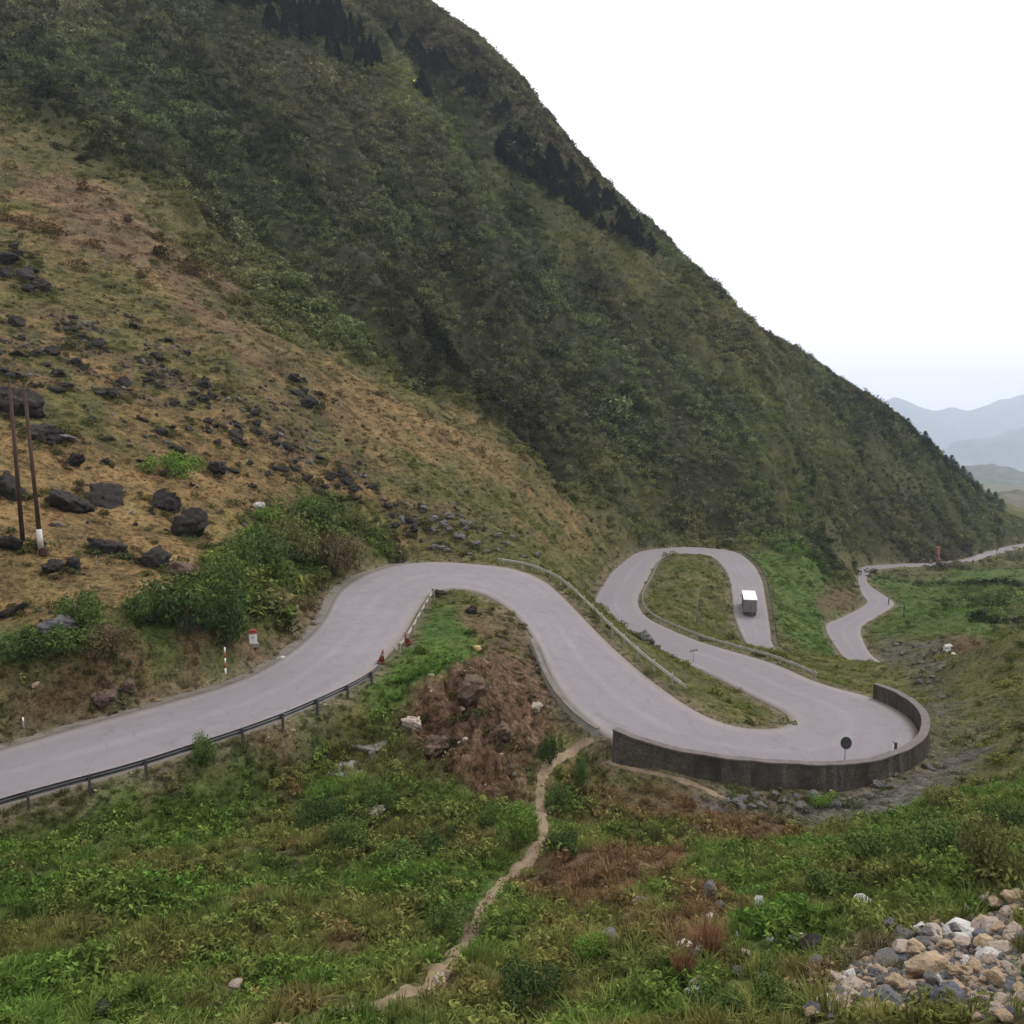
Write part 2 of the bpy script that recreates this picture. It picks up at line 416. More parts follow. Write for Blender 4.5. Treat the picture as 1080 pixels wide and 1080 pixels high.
# slope details
patch('rust', [(40,190),(120,200),(200,260),(260,310),(330,380),(370,420),(320,430),(220,350),(150,290),(60,250)], .75, .04, .06, 3)
patch('olive', [(0,250),(60,270),(140,330),(230,390),(330,440),(300,460),(180,400),(80,340),(0,330)], .7, .04, .06, 4)
patch('olive', [(200,300),(280,320),(350,390),(470,470),(600,560),(560,560),(420,470),(300,400)], .55, .03, .06, 6)
patch('dry', [(330,390),(400,395),(480,440),(560,500),(640,555),(600,550),(500,490),(400,460),(340,430)], .95, .03, .05, 7)
patch('olive', [(420,470),(520,520),(600,560),(650,575),(560,585),(470,575),(400,540)], .75, .03, .05, 8)
patch('dry', [(0,450),(120,480),(260,470),(300,510),(260,540),(180,590),(120,630),(0,650)], .8, .04, .06, 9)
BAND = region([(0,335),(60,330),(150,345),(230,400),(300,445),(380,500),(470,535),(560,572),(470,580),(390,560),(320,520),(250,470),(150,420),(60,400),(0,400)], .05, .08, 55)
BAND *= blobs(5, 56, -.35, .25)
lay('scrub', BAND * .55); lay('earth', BAND * .35)
# mountain details: paler grassy runs between the scrub
for i, pl in enumerate([[(400,60),(470,110),(560,200),(700,280),(760,330),(730,340),(600,260),(500,190),(420,120)], [(700,330),(800,400),(880,470),(960,530),(940,545),(850,480),(760,410)],
                        [(600,440),(640,500),(700,530),(680,550),(620,510)], [(790,470),(860,540),(900,575),(860,560),(800,510)], [(880,440),(950,480),(1020,540),(1000,550),(930,500)]]):
    patch('olive', pl, .85, .03, .05, 40 + i)
patch('earth', [(300,0),(400,40),(470,60),(560,160),(640,230),(620,170),(560,95),(500,40),(455,0)], .35, .03, .05, 50)
# the grassy fringe where the field meets the scrub
patch('olive', [(0,130),(80,158),(150,198),(270,288),(410,392),(520,452),(620,530),(665,562),(640,566),(560,510),(460,445),(330,365),(200,275),(90,195),(0,165)], .75, .05, .08, 51)
patch('scrub', [(190,235),(260,262),(330,330),(400,385),(380,400),(300,350),(220,300)], .7, .05, .08, 52)
patch('scrub', [(290,395),(330,395),(350,420),(420,500),(400,505),(330,440)], .5, .04, .07, 53)
patch('olive', [(1000,700),(1080,680),(1080,830),(1030,800)], .6, .03, .05, 54)
# banks and verges
patch('earth', [(0,705),(100,690),(200,670),(270,660),(330,615),(360,600),(350,640),(320,670),(290,690),(230,715),(120,745),(0,775)], .75, .03, .05, 10)
patch('olive', [(0,740),(120,720),(230,700),(290,680),(300,690),(240,715),(90,760),(0,785)], .6, .02, .04, 11)
BANK = region([(190,610),(270,555),(330,535),(420,555),(400,582),(355,600),(320,630),(280,665),(200,660)], .03, .05, 12)
patch('lush', [(200,600),(270,560),(330,540),(400,560),(360,590),(300,620),(260,650),(200,655)], .6, .03, .05, 12)
patch('lush', [(800,590),(850,585),(890,640),(870,690),(830,680),(815,630)], .9, .02, .03, 13)
patch('lush', [(925,610),(1000,605),(1080,600),(1080,640),(1040,670),(940,670),(915,680),(945,645)], .85, .02, .03, 14)
patch('scrub', [(980,610),(1080,620),(1080,660),(1050,665),(1010,640)], .4, .02, .03, 15)
patch('lush', [(480,640),(500,680),(500,710),(460,730),(400,735),(380,720),(425,685),(450,640)], .95, .02, .03, 16)
patch('earth', [(470,715),(520,700),(560,690),(580,740),(590,770),(570,830),(540,860),(480,830),(430,790),(425,760)], .9, .02, .03, 17)
patch('rust', [(490,640),(540,650),(570,690),(540,700),(510,690),(500,660)], .6, .02, .03, 18)
patch('rust', [(600,800),(700,820),(800,850),(850,880),(760,890),(680,860),(640,870),(600,850)], .75, .03, .04, 19)
patch('rust', [(540,920),(700,890),(740,910),(640,930),(560,950)], .9, .02, .04, 20)
patch('rust', [(720,930),(780,950),(760,1030),(700,1020)], .85, .02, .04, 22)
patch('gravel', [(700,836),(800,845),(880,828),(950,820),(990,795),(1030,770),(1040,790),(1000,830),(940,865),(860,872),(760,860)], .85, .02, .03, 23)
patch('gravel', [(985,790),(975,730),(950,690),(970,680),(1000,720),(1010,770)], .6, .02, .03, 24)
patch('earth', [(990,670),(1035,675),(1030,695),(990,695)], .8, .01, .02, 25)
patch('gravel', [(930,675),(990,680),(985,710),(940,700)], .6, .015, .03, 26)
patch('earth', [(860,630),(895,620),(905,645),(880,655)], .7, .01, .02, 27)
patch('dirt', [(845,1080),(850,1040),(930,1000),(1000,985),(1080,960),(1080,1080)], .85, .03, .04, 28)
patch('rust', [(590,905),(560,940),(640,960),(700,930)], .7, .02, .04, 29)
patch('rust', [(640,960),(700,950),(720,1000),(660,1010)], .4, .02, .05, 30)
# strip of dirt beside every road
vd = (1 - sstep(.5, 1.8, ROADD + .6 * fbm(GX / 2, GY / 2, 3, 60))) * .6
lay('dirt', vd)
Wsum = sum(W.values())
for q in W: W[q] /= Wsum

# ------------------------------------------------------------------ ground mesh
idx = np.arange(NAZ * NR).reshape(NAZ, NR)
a = idx; b = np.roll(idx, -1, axis=0)
quads = np.stack([a[:, :-1], a[:, 1:], b[:, 1:], b[:, :-1]], -1).reshape(-1, 4)
V = np.stack([GX, GY, Z], -1).reshape(-1, 3)
V = np.concatenate([V, [[0, 0, -1.7]]])
def ground_material():
    t = NT('hillside_ground'); p = t.pos()
    c1 = t.attr('cover_a'); c2 = t.attr('cover_b')
    s1 = t.n('ShaderNodeSeparateColor'); t.t.links.new(c1.outputs['Color'], s1.inputs[0])
    s2 = t.n('ShaderNodeSeparateColor'); t.t.links.new(c2.outputs['Color'], s2.inputs[0])
    wts = [s1.outputs[0], s1.outputs[1], s1.outputs[2], c1.outputs['Alpha'], s2.outputs[0], s2.outputs[1], s2.outputs[2], c2.outputs['Alpha']]
    nb = t.noise(.22, 8, .62, p); nm = t.noise(1.3, 6, .65, p); nf = t.noise(7.0, 5, .7, p)
    fine = t.math('ADD', t.math('MULTIPLY', nm, .6), t.math('MULTIPLY', nf, .4))
    big = t.math('ADD', t.math('MULTIPLY', nb, .5), t.math('MULTIPLY', fine, .5))
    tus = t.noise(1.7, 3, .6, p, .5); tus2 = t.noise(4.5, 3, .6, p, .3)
    ramps = [
        t.ramp(big, [(.36, (.016, .018, .010)), (.5, (.034, .036, .018)), (.66, (.075, .07, .035))]),
        t.ramp(big, [(.34, (.03, .03, .014)), (.43, (.095, .07, .034)), (.55, (.215, .138, .064)), (.70, (.30, .205, .108))]),
        t.ramp(big, [(.34, (.032, .036, .014)), (.5, (.085, .085, .032)), (.66, (.17, .145, .06))]),
        t.ramp(big, [(.32, (.022, .042, .012)), (.5, (.062, .105, .024)), (.68, (.13, .17, .045))]),
        t.ramp(fine, [(.36, (.028, .017, .012)), (.5, (.11, .062, .042)), (.64, (.21, .135, .095))]),
        t.ramp(fine, [(.34, (.035, .031, .028)), (.5, (.085, .075, .072)), (.68, (.18, .165, .16))]),
        t.ramp(fine, [(.34, (.075, .062, .042)), (.5, (.155, .125, .092)), (.68, (.24, .20, .155))]),
        t.ramp(big, [(.36, (.045, .032, .02)), (.5, (.12, .078, .05)), (.66, (.21, .145, .095))])]
    acc = None
    jit = t.math('MULTIPLY', t.math('SUBTRACT', fine, .5), 1.6)
    tot = None
    for w, c in zip(wts, ramps):
        # ragged borders between covers
        w = t.math('MULTIPLY', w, t.math('ADD', 1.0, jit), True) if c is not ramps[0] else w
        sc = t.n('ShaderNodeVectorMath'); sc.operation = 'SCALE'
        t.t.links.new(c, sc.inputs[0]); t.t.links.new(w, sc.inputs['Scale'])
        if acc is None: acc, tot = sc.outputs[0], w
        else:
            ad = t.n('ShaderNodeVectorMath'); ad.operation = 'ADD'
            t.t.links.new(acc, ad.inputs[0]); t.t.links.new(sc.outputs[0], ad.inputs[1]); acc = ad.outputs[0]
            tot = t.math('ADD', tot, w)
    dv = t.n('ShaderNodeVectorMath'); dv.operation = 'SCALE'
    t.t.links.new(acc, dv.inputs[0]); t.t.links.new(t.math('DIVIDE', 1.0, t.math('MAXIMUM', tot, .05)), dv.inputs['Scale'])
    # dark tussock speckle: shade of the tussocks painted into the ground colour
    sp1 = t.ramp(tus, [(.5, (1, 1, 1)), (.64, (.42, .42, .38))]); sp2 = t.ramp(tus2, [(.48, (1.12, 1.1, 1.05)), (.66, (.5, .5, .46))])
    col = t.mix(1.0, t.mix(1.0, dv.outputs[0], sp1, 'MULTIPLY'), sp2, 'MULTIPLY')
    return t.done(col, .95, fine, .9, .35, 0, .1)
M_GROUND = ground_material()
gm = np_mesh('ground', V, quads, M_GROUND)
for nm, ks in (('cover_a', ('scrub', 'dry', 'olive', 'lush')), ('cover_b', ('earth', 'gravel', 'dirt', 'rust'))):
    at = gm.attributes.new(nm, 'FLOAT_COLOR', 'POINT')
    arr = np.stack([np.append(W[q].ravel(), 1.0 if q == 'dirt' else 0.0) for q in ks], -1).astype(np.float32)
    at.data.foreach_set('color', arr.ravel())
ground = link(D.objects.new('ground', gm)); tag(ground, kind='structure')

# ------------------------------------------------------------------ road surface
def road_material():
    t = NT('worn_asphalt'); p = t.pos()
    n1 = t.noise(.12, 5, .6, p); n2 = t.noise(1.1, 6, .65, p); n3 = t.noise(22, 3, .6, p)
    c = t.ramp(n1, [(.3, (.152, .136, .147)), (.5, (.192, .171, .184)), (.7, (.23, .206, .221))])
    c = t.mix(.35, c, t.ramp(n2, [(.3, (.15, .132, .142)), (.55, (.21, .187, .205)), (.75, (.28, .25, .27))]))
    tr = t.attr('track').outputs['Fac']
    c = t.mix(t.math('MULTIPLY', t.math('MULTIPLY', tr, n1), 1.25, True), c, (.13, .112, .125), 'MIX')
    st = t.noise(.45, 5, .7, p, 1.2)
    c = t.mix(t.ramp(st, [(.56, (0, 0, 0)), (.72, (.55, .55, .55))]), c, (.125, .11, .118))
    vp = t.n('ShaderNodeTexVoronoi'); vp.inputs['Scale'].default_value = .16; t.t.links.new(p, vp.inputs['Vector'])
    sv = t.n('ShaderNodeSeparateColor'); t.t.links.new(vp.outputs['Color'], sv.inputs[0])
    c = t.mix(t.ramp(sv.outputs[0], [(.0, (.25, .25, .25)), (.25, (0, 0, 0)), (.8, (0, 0, 0)), (1, (.22, .22, .22))]), c, (.15, .14, .145))
    ck = t.n('ShaderNodeTexVoronoi'); ck.feature = 'DISTANCE_TO_EDGE'; ck.inputs['Scale'].default_value = .35
    wv = t.n('ShaderNodeVectorMath'); wv.operation = 'ADD'; t.t.links.new(p, wv.inputs[0])
    nv = t.n('ShaderNodeTexNoise'); nv.inputs['Scale'].default_value = .8; t.t.links.new(p, nv.inputs['Vector']); t.t.links.new(nv.outputs['Color'], wv.inputs[1])
    t.t.links.new(wv.outputs[0], ck.inputs['Vector'])
    c = t.mix(t.ramp(ck.outputs['Distance'], [(.0, (.5, .5, .5)), (.018, (0, 0, 0))]), c, (.10, .09, .092))
    ed = t.attr('edge').outputs['Fac']
    c = t.mix(t.math('MULTIPLY', ed, t.math('ADD', .1, t.math('MULTIPLY', n2, 1.3)), True), c, (.20, .16, .125))
    c = t.mix(.12, c, t.ramp(n3, [(.35, (.08, .08, .08)), (.65, (.36, .34, .35))]))
    return t.done(c, .85, n3, .25, .01, 0, .25)
NL = 12
def ribbon(name, Lp, Rp, mat, lift=0.0, skirt=.5, nl=NL, crown=.0):
    m = len(Lp); f = np.linspace(0, 1, nl + 1)
    P = Lp[:, None] * (1 - f)[None, :, None] + Rp[:, None] * f[None, :, None]
    P[:, :, 2] += lift + crown * (1 - (2 * f - 1) ** 2)[None]
    lo = P[:, :1].copy(); lo[:, :, 2] -= skirt; hi = P[:, -1:].copy(); hi[:, :, 2] -= skirt
    P = np.concatenate([lo, P, hi], 1); c = nl + 3
    ix = np.arange(m * c).reshape(m, c)
    q = np.stack([ix[:-1, :-1], ix[1:, :-1], ix[1:, 1:], ix[:-1, 1:]], -1).reshape(-1, 4)[:, ::-1]
    me = np_mesh(name, P.reshape(-1, 3), q, mat)
    return me, c, f
rm, rc, rf = ribbon('road', RL, RR, road_material(), 0, .6, NL, .03)
ff = np.concatenate([[0], rf, [1]])
wid = np.linalg.norm((RL - RR)[:, :2], axis=1)
tr = np.zeros((len(RL), rc)); ed = np.zeros((len(RL), rc))
for i in range(len(RL)):
    s = ff * wid[i]
    tr[i] = sum(np.exp(-((ff - c) * wid[i]) ** 2 / .5) for c in (.2, .38, .62, .8))
    ed[i] = np.exp(-np.minimum(s, wid[i] - s) / .45)
for nm, arr in (('track', tr), ('edge', ed)):
    at = rm.attributes.new(nm, 'FLOAT', 'POINT'); at.data.foreach_set('value', np.clip(arr, 0, 1).astype(np.float32).ravel())
road = link(D.objects.new('road', rm)); tag(road, kind='structure')
HAZE = 0.00013

# ------------------------------------------------------------------ footpath, roadside drain
def at_ground(u, v):
    p = hit(u, v); return p
def gz(x, y): return float(sample(Z, np.array([x]), np.array([y]))[0])
def polyline(pts, step):
    P = [np.asarray(p, float) for p in pts]
    P, _ = catmull(P, [max(2, int(np.linalg.norm(P[i + 1] - P[i]) / step)) for i in range(len(P) - 1)])
    return smooth(P, 2)
M_PATH = simple('trodden_earth', (.20, .15, .10), .4, 1.1, .95, .5, .03, 0, None, .1)
PATHS = [[(626,780),(604,793),(580,808),(570,830),(571,858),(574,885),(562,904),(545,916),(528,934),(511,958),(497,985),(480,1010),(462,1033),(438,1046),(400,1060),(340,1078),(280,1094)],
         [(640,803),(690,818),(735,830),(770,846)]]
PATHPTS = []
for k, pp in enumerate(PATHS):
    P = polyline([at_ground(u, v) for u, v in pp], .25)
    T_ = np.gradient(P[:, :2], axis=0); T_ /= np.linalg.norm(T_, axis=1)[:, None] + 1e-9
    N_ = np.stack([-T_[:, 1], T_[:, 0]], 1)
    s = np.arange(len(P)) * .25
    hw = (.29 if k == 0 else .16) + .16 * fbm(s / 1.5, s * 0 + k, 3, 70) + .05 * fbm(s / .4, s * 0, 2, 71)
    rows = []
    for f in np.linspace(-1, 1, 7):
        q = P[:, :2] + N_ * (hw * f)[:, None]
        z = sample(Z, q[:, 0], q[:, 1]) + .05 - .05 * abs(f) ** 3
        rows.append(np.column_stack([q, z]))
    R_ = np.stack(rows, 1); m = len(P)
    ix = np.arange(m * 7).reshape(m, 7)
    q = np.stack([ix[:-1, :-1], ix[1:, :-1], ix[1:, 1:], ix[:-1, 1:]], -1).reshape(-1, 4)[:, ::-1]
    tag(link(D.objects.new('footpath', np_mesh('footpath', R_.reshape(-1, 3), q, M_PATH))), kind='structure')
    PATHPTS.append(P[::2, :2])
PATHPTS = np.concatenate(PATHPTS)

def edge_line(side, k0, k1, off, dz=0.0):
    """points along one road edge between two stations, moved outwards by off metres"""
    A, Bq = (RL, RR) if side == 'L' else (RR, RL)
    m = (RKEY >= k0) & (RKEY <= k1)
    P = A[m].copy(); O = Bq[m]
    T_ = np.gradient(P[:, :2], axis=0); T_ /= np.linalg.norm(T_, axis=1)[:, None] + 1e-9
    N_ = np.stack([-T_[:, 1], T_[:, 0]], 1)
    sgn = np.sign(np.sum(N_ * (P - O)[:, :2], axis=1)); N_ *= sgn[:, None]
    P[:, :2] += N_ * off; P[:, 2] += dz
    return P, N_
def resample(P, step):
    d = np.concatenate([[0], np.cumsum(np.linalg.norm(np.diff(P, axis=0), axis=1))])
    s = np.arange(0, d[-1], step)
    return np.stack([np.interp(s, d, P[:, i]) for i in range(P.shape[1])], 1)
def sweep(name, P, N_, prof, mat, parent=None, smooth_=False, cap=True):
    """closed profile (offset outwards, height) swept along P"""
    m, c = len(P), len(prof)
    V = np.empty((m, c, 3))
    for j, (o, z) in enumerate(prof):
        V[:, j, :2] = P[:, :2] + N_ * o; V[:, j, 2] = P[:, 2] + z
    F = []
    for i in range(m - 1):
        for j in range(c):
            k = (j + 1) % c
            F.append((i * c + j, (i + 1) * c + j, (i + 1) * c + k, i * c + k))
    if cap: F += [tuple(range(c)), tuple(range((m - 1) * c, m * c))[::-1]]
    o = mesh_obj(name, V.reshape(-1, 3), F, mat, parent, smooth_)
    fixn(o); return o
import bmesh
def fixn(o):
    bm = bmesh.new(); bm.from_mesh(o.data); bmesh.ops.recalc_face_normals(bm, faces=bm.faces); bm.to_mesh(o.data); bm.free()

M_CONC = simple('weathered_concrete', (.24, .22, .195), .25, 1.6, .9, .4, .02)
M_CONCD = simple('stained_concrete', (.13, .115, .10), .35, 1.2, .9, .4, .02)
P, N_ = edge_line('L', 0, 10.5, .05); P2 = resample(np.column_stack([P, N_]), .8)
n_ = P2[:, 3:]; n_ = n_ / np.linalg.norm(n_, axis=1)[:, None]
wob = .25 * fbm(np.arange(len(P2)) / 9., np.zeros(len(P2)), 3, 81)
P2[:, :2] += n_ * wob[:, None] * .25
tag(sweep('roadside_drain', P2[:, :3], n_, [(-.1,-.4),(-.1,.02),(.75,.03),(.8,-.22),(1.05,-.22),(1.08,.14),(1.32,.16),(1.36,-.5)], M_CONCD), kind='structure')

# ------------------------------------------------------------------ guard rails
def steel(name, base, rust):
    t = NT(name); p = t.objc()
    n1 = t.noise(1.3, 6, .65, p); n2 = t.noise(9, 4, .6, p)
    c = t.ramp(n1, [(.35, tuple(x * .7 for x in base)), (.55, base), (.75, tuple(min(1, x * 1.15) for x in base))])
    c = t.mix(t.ramp(n2, [(.55, (0, 0, 0)), (.75, (1, 1, 1))]), c, rust)
    return t.done(c, .55, n2, .15, .01, .3, .4)
M_RAILD = steel('dull_galvanised_steel', (.075, .075, .08), (.07, .055, .045))
M_RAILP = steel('pale_galvanised_steel', (.36, .34, .29), (.22, .18, .13))
WPROF = [(0,.44),(.05,.49),(.05,.55),(0,.60),(.05,.65),(.05,.71),(0,.76),(-.012,.76),(.034,.705),(.034,.655),(-.014,.60),(.034,.545),(.034,.495),(-.012,.44)]
def guardrail(side, k0, k1, off, mat, label, spacing=2.6, flip=1):
    P, N_ = edge_line(side, k0, k1, off)
    q = resample(np.column_stack([P, N_]), .65)
    P, N_ = q[:, :3].copy(), q[:, 3:]; N_ /= np.linalg.norm(N_, axis=1)[:, None]
    P[:, 2] += -.08 + .03 * fbm(np.arange(len(P)) / 7., np.zeros(len(P)), 2, 90)
    o = empty('guardrail', P[len(P) // 2])
    base = np.array(o.location)
    tag(o, label, 'guardrail')
    sweep('rail', P - base, -N_, WPROF, mat, o)
    every = max(1, round(spacing / .65))
    pm = None
    for i in range(1, len(P), every):
        a = math.atan2(N_[i, 1], N_[i, 0])
        if pm is None:
            x0, x1, y0, y1, z0, z1 = .06, .18, -.06, .06, -.9, .80
            vv = [(x, y, z) for z in (z0, z1 - .0) for x, y in ((x0, y0), (x1, y0), (x1, y1), (x0, y1))] + [(.09, -.03, z1 + .03), (.15, -.03, z1 + .03), (.15, .03, z1 + .03), (.09, .03, z1 + .03), (0, -.05, .5), (0, .05, .5), (0, .05, .7), (0, -.05, .7), (.06, -.05, .5), (.06, .05, .5), (.06, .05, .7), (.06, -.05, .7)]
            ff = [(0,1,5,4),(1,2,6,5),(2,3,7,6),(3,0,4,7),(4,5,9,8),(5,6,10,9),(6,7,11,10),(7,4,8,11),(8,9,10,11),(12,13,17,16),(13,14,18,17),(14,15,19,18),(15,12,16,19)]
            po = mesh_obj('post', vv, ff, mat, o); fixn(po); pm = po.data
        else:
            po = link(D.objects.new('post', pm), o)
        po.location = tuple(map(float, P[i] - base)); po.rotation_euler = (0, 0, a)
    return o
guardrail('R', 0, 6.7, .75, M_RAILD, 'long dark grey guardrail on the near side of the lowest left stretch of road')
guardrail('R', 7.3, 10.2, .6, M_RAILP, 'short pale guardrail beside the bright green grass at the first bend')
guardrail('L', 12.3, 18.7, 1.35, M_RAILP, 'long pale guardrail on the grassy verge between the two middle legs of road')
guardrail('R', 28.2, 37.2, .7, M_RAILP, 'pale guardrail curving round the grassy island inside the far hairpin')
guardrail('L', 41.2, 47.6, .8, M_RAILD, 'dull guardrail along the outer edge of the road beside the truck')

# ------------------------------------------------------------------ stone wall and parapet
def masonry():
    t = NT('dark_stone_masonry'); p = t.pos()
    vo = t.n('ShaderNodeTexVoronoi'); vo.inputs['Scale'].default_value = 3.6; t.t.links.new(p, vo.inputs['Vector'])
    ve = t.n('ShaderNodeTexVoronoi'); ve.feature = 'DISTANCE_TO_EDGE'; ve.inputs['Scale'].default_value = 3.6; t.t.links.new(p, ve.inputs['Vector'])
    n1 = t.noise(.5, 5, .6, p); n2 = t.noise(8, 4, .6, p)
    sp = t.n('ShaderNodeSeparateColor'); t.t.links.new(vo.outputs['Color'], sp.inputs[0])
    c = t.ramp(sp.outputs[0], [(0, (.06, .05, .045)), (.5, (.08, .067, .06)), (1, (.11, .093, .083))])
    c = t.mix(.6, c, t.ramp(n1, [(.36, (.022, .022, .016)), (.55, (.07, .06, .05)), (.72, (.14, .12, .11))]), 'MIX')
    wvz = t.n('ShaderNodeMapping'); wvz.inputs['Scale'].default_value = (1.2, 1.2, .12); t.t.links.new(p, wvz.inputs['Vector'])
    c = t.mix(t.ramp(t.noise(1.1, 5, .6, wvz.outputs[0]), [(.5, (0, 0, 0)), (.68, (.8, .8, .8))]), c, (.028, .027, .02))
    c = t.mix(t.ramp(t.noise(.9, 4, .6, wvz.outputs[0]), [(.56, (0, 0, 0)), (.74, (.6, .6, .6))]), c, (.19, .17, .155))
    c = t.mix(t.ramp(ve.outputs['Distance'], [(.0, (1, 1, 1)), (.06, (0, 0, 0))]), c, (.035, .03, .026))
    h = t.math('ADD', t.math('MULTIPLY', ve.outputs['Distance'], 1.2), t.math('MULTIPLY', n2, .3))
    return t.done(c, .95, h, .7, .06, 0, .1)
M_STONE = masonry()
M_COPE = simple('wall_coping', (.12, .10, .095), .3, 2, .9, .4, .02)
P, N_ = edge_line('R', 18.05, 27.2, .02)
q = resample(np.column_stack([P, N_]), .6); P, N_ = q[:, :3].copy(), q[:, 3:]; N_ /= np.linalg.norm(N_, axis=1)[:, None]
f = np.linspace(0, 1, len(P))
P[:, :2] += N_ * (.15 * sstep(.45, .68, f))[:, None]
top = 1.0 + .28 * sstep(.6, .8, f) + .05 * fbm(np.arange(len(P)) / 2.5, np.zeros(len(P)), 3, 97)
WALL = empty('retaining_wall', P[len(P) // 3]); wb = np.array(WALL.location)
tag(WALL, 'dark curved stone retaining wall with parapet round the near hairpin', 'wall')
V = []; F = []
for i in range(len(P)):
    jt = .03 * math.sin(i * 2.1) * math.sin(i * .77)
    for o_, z in ((0, -.4), (0, top[i] - .1), (.48, top[i] - .1), (.62 + jt, -1.2), (.85 + jt, -3.2)):
        V.append((P[i, 0] + N_[i, 0] * o_ - wb[0], P[i, 1] + N_[i, 1] * o_ - wb[1], P[i, 2] + z - wb[2]))
for i in range(len(P) - 1):
    for j in range(4):
        F.append((i * 5 + j, (i + 1) * 5 + j, (i + 1) * 5 + j + 1, i * 5 + j + 1))
F += [(0, 1, 2, 3, 4), tuple(len(P) * 5 - 5 + j for j in (4, 3, 2, 1, 0))]
o = mesh_obj('stone_face', V, F, M_STONE, WALL); fixn(o)
Pc = P - wb; Pc[:, 2] += top - .1 + .02 * fbm(np.arange(len(P)) / 3., np.zeros(len(P)), 2, 95)
sweep('coping', Pc, N_, [(-.05, -.0), (-.05, .10), (.53, .10), (.53, -.0)], M_COPE, WALL)

P, N_ = edge_line('R', 15.2, 18.1, .25); q = resample(np.column_stack([P, N_]), .7); P, N_ = q[:, :3].copy(), q[:, 3:]; N_ /= np.linalg.norm(N_, axis=1)[:, None]
PAR = empty('low_parapet', P[len(P) // 2]); pb = np.array(PAR.location)
tag(PAR, 'low grey concrete parapet beside the steep earth cut, leading to the stone wall', 'parapet')
sweep('parapet_wall', P - pb, N_, [(0, -.5), (0, .42), (.3, .42), (.36, -1.1)], M_CONC, PAR)
sweep('parapet_top', P - pb, N_, [(-.03, .42), (-.03, .5), (.33, .5), (.33, .42)], M_CONCD, PAR)

# ------------------------------------------------------------------ truck
M_WHITE = simple('white_paint', (.78, .77, .74), .06, 2, .5, .05, .005)
M_TARP = simple('grey_truck_doors', (.17, .158, .155), .25, 3, .7, .1, .01)
M_BLACK = simple('black_rubber_and_culvert_dark', (.02, .02, .02), .3, 5, .85, .1, .01)
M_GLASS = simple('dark_glass', (.02, .025, .03), .1, 2, .1, 0, .001, 0, None, .6)
M_REDL = simple('red_lens', (.35, .02, .02), .1, 3, .3, 0, .001)
M_BLUE = simple('faded_blue_paint', (.10, .16, .26), .15, 3, .5, .05, .005)
M_FRAME = simple('chassis_grey', (.05, .05, .05), .2, 3, .7, .1, .005)
def rbox(name, c, s, mat, parent, bev=.03, taper=0, rot=None):
    bm = bmesh.new(); bmesh.ops.create_cube(bm, size=1)
    for v in bm.verts:
        if taper and v.co.z > 0: v.co.x *= 1 - taper; v.co.y *= 1 - taper
        v.co.x *= s[0]; v.co.y *= s[1]; v.co.z *= s[2]
    if bev: bmesh.ops.bevel(bm, geom=bm.edges[:], offset=bev, segments=2, affect='EDGES', profile=.5)
    me = D.meshes.new(name); bm.to_mesh(me); bm.free(); me.materials.append(mat)
    o = link(D.objects.new(name, me), parent); o.location = tuple(map(float, c))
    if rot: o.rotation_euler = rot
    return o
def cyl(name, c, r1, r2, h, mat, parent, seg=16, rot=None, bev=0):
    bm = bmesh.new(); bmesh.ops.create_cone(bm, cap_ends=True, segments=seg, radius1=r1, radius2=r2, depth=h)
    if bev: bmesh.ops.bevel(bm, geom=[e for e in bm.edges if len(e.link_faces) == 2 and any(len(f.verts) > 4 for f in e.link_faces)], offset=bev, segments=2, affect='EDGES')
    me = D.meshes.new(name); bm.to_mesh(me); bm.free(); me.materials.append(mat)
    me.polygons.foreach_set('use_smooth', [len(p.vertices) == 4 for p in me.polygons])
    o = link(D.objects.new(name, me), parent); o.location = tuple(map(float, c))
    if rot: o.rotation_euler = rot
    return o
def seen_u(P):
    return 540 + FPX * P[..., 0] / (P[..., 1] * CP - P[..., 2] * SP)
def on_edge(u, k0, k1, inward=.5):
    m = np.nonzero((RKEY >= k0) & (RKEY <= k1))[0]; k = m[np.argmin(np.abs(seen_u(RR[m]) - u))]
    d = RL[k] - RR[k]; return RR[k] + d / np.linalg.norm(d) * inward
ROADPTS = np.concatenate([(RL * (1 - f) + RR * f) for f in np.linspace(.1, .9, 9)])
ROADIDX = np.tile(np.arange(len(RL)), 9)
def on_road(u, v):
    r = ray(u, v); best = None
    d = ROADPTS / np.linalg.norm(ROADPTS, axis=1)[:, None]
    k = np.argmax(d @ (r / np.linalg.norm(r)))
    return at_h(u, v, -ROADPTS[k][2]), ROADIDX[k]
p, k = on_road(791, 651)
dr = (RL[k - 6] + RR[k - 6]) - (RL[k + 6] + RR[k + 6])      # heading up the hill, away from the viewpoint
hd = math.atan2(dr[1], dr[0]) - math.pi / 2
slope = math.atan2(dr[2], math.hypot(dr[0], dr[1]))
TR = empty('truck', p + np.array([0, 0, .05]), hd); TR.rotation_euler = (slope, 0, hd)
tag(TR, 'box truck with white roof and dark grey rear climbing the hairpin road', 'truck')
rbox('chassis', (0, 4.0, .75), (.9, 8.2, .25), M_FRAME, TR)
bx_ = rbox('cargo_box', (0, 3.2, 2.1), (2.4, 6.4, 2.4), M_TARP, TR, .05)
rbox('roof_panel', (0, 3.2, 3.34), (2.5, 6.5, .1), M_WHITE, TR, .03)
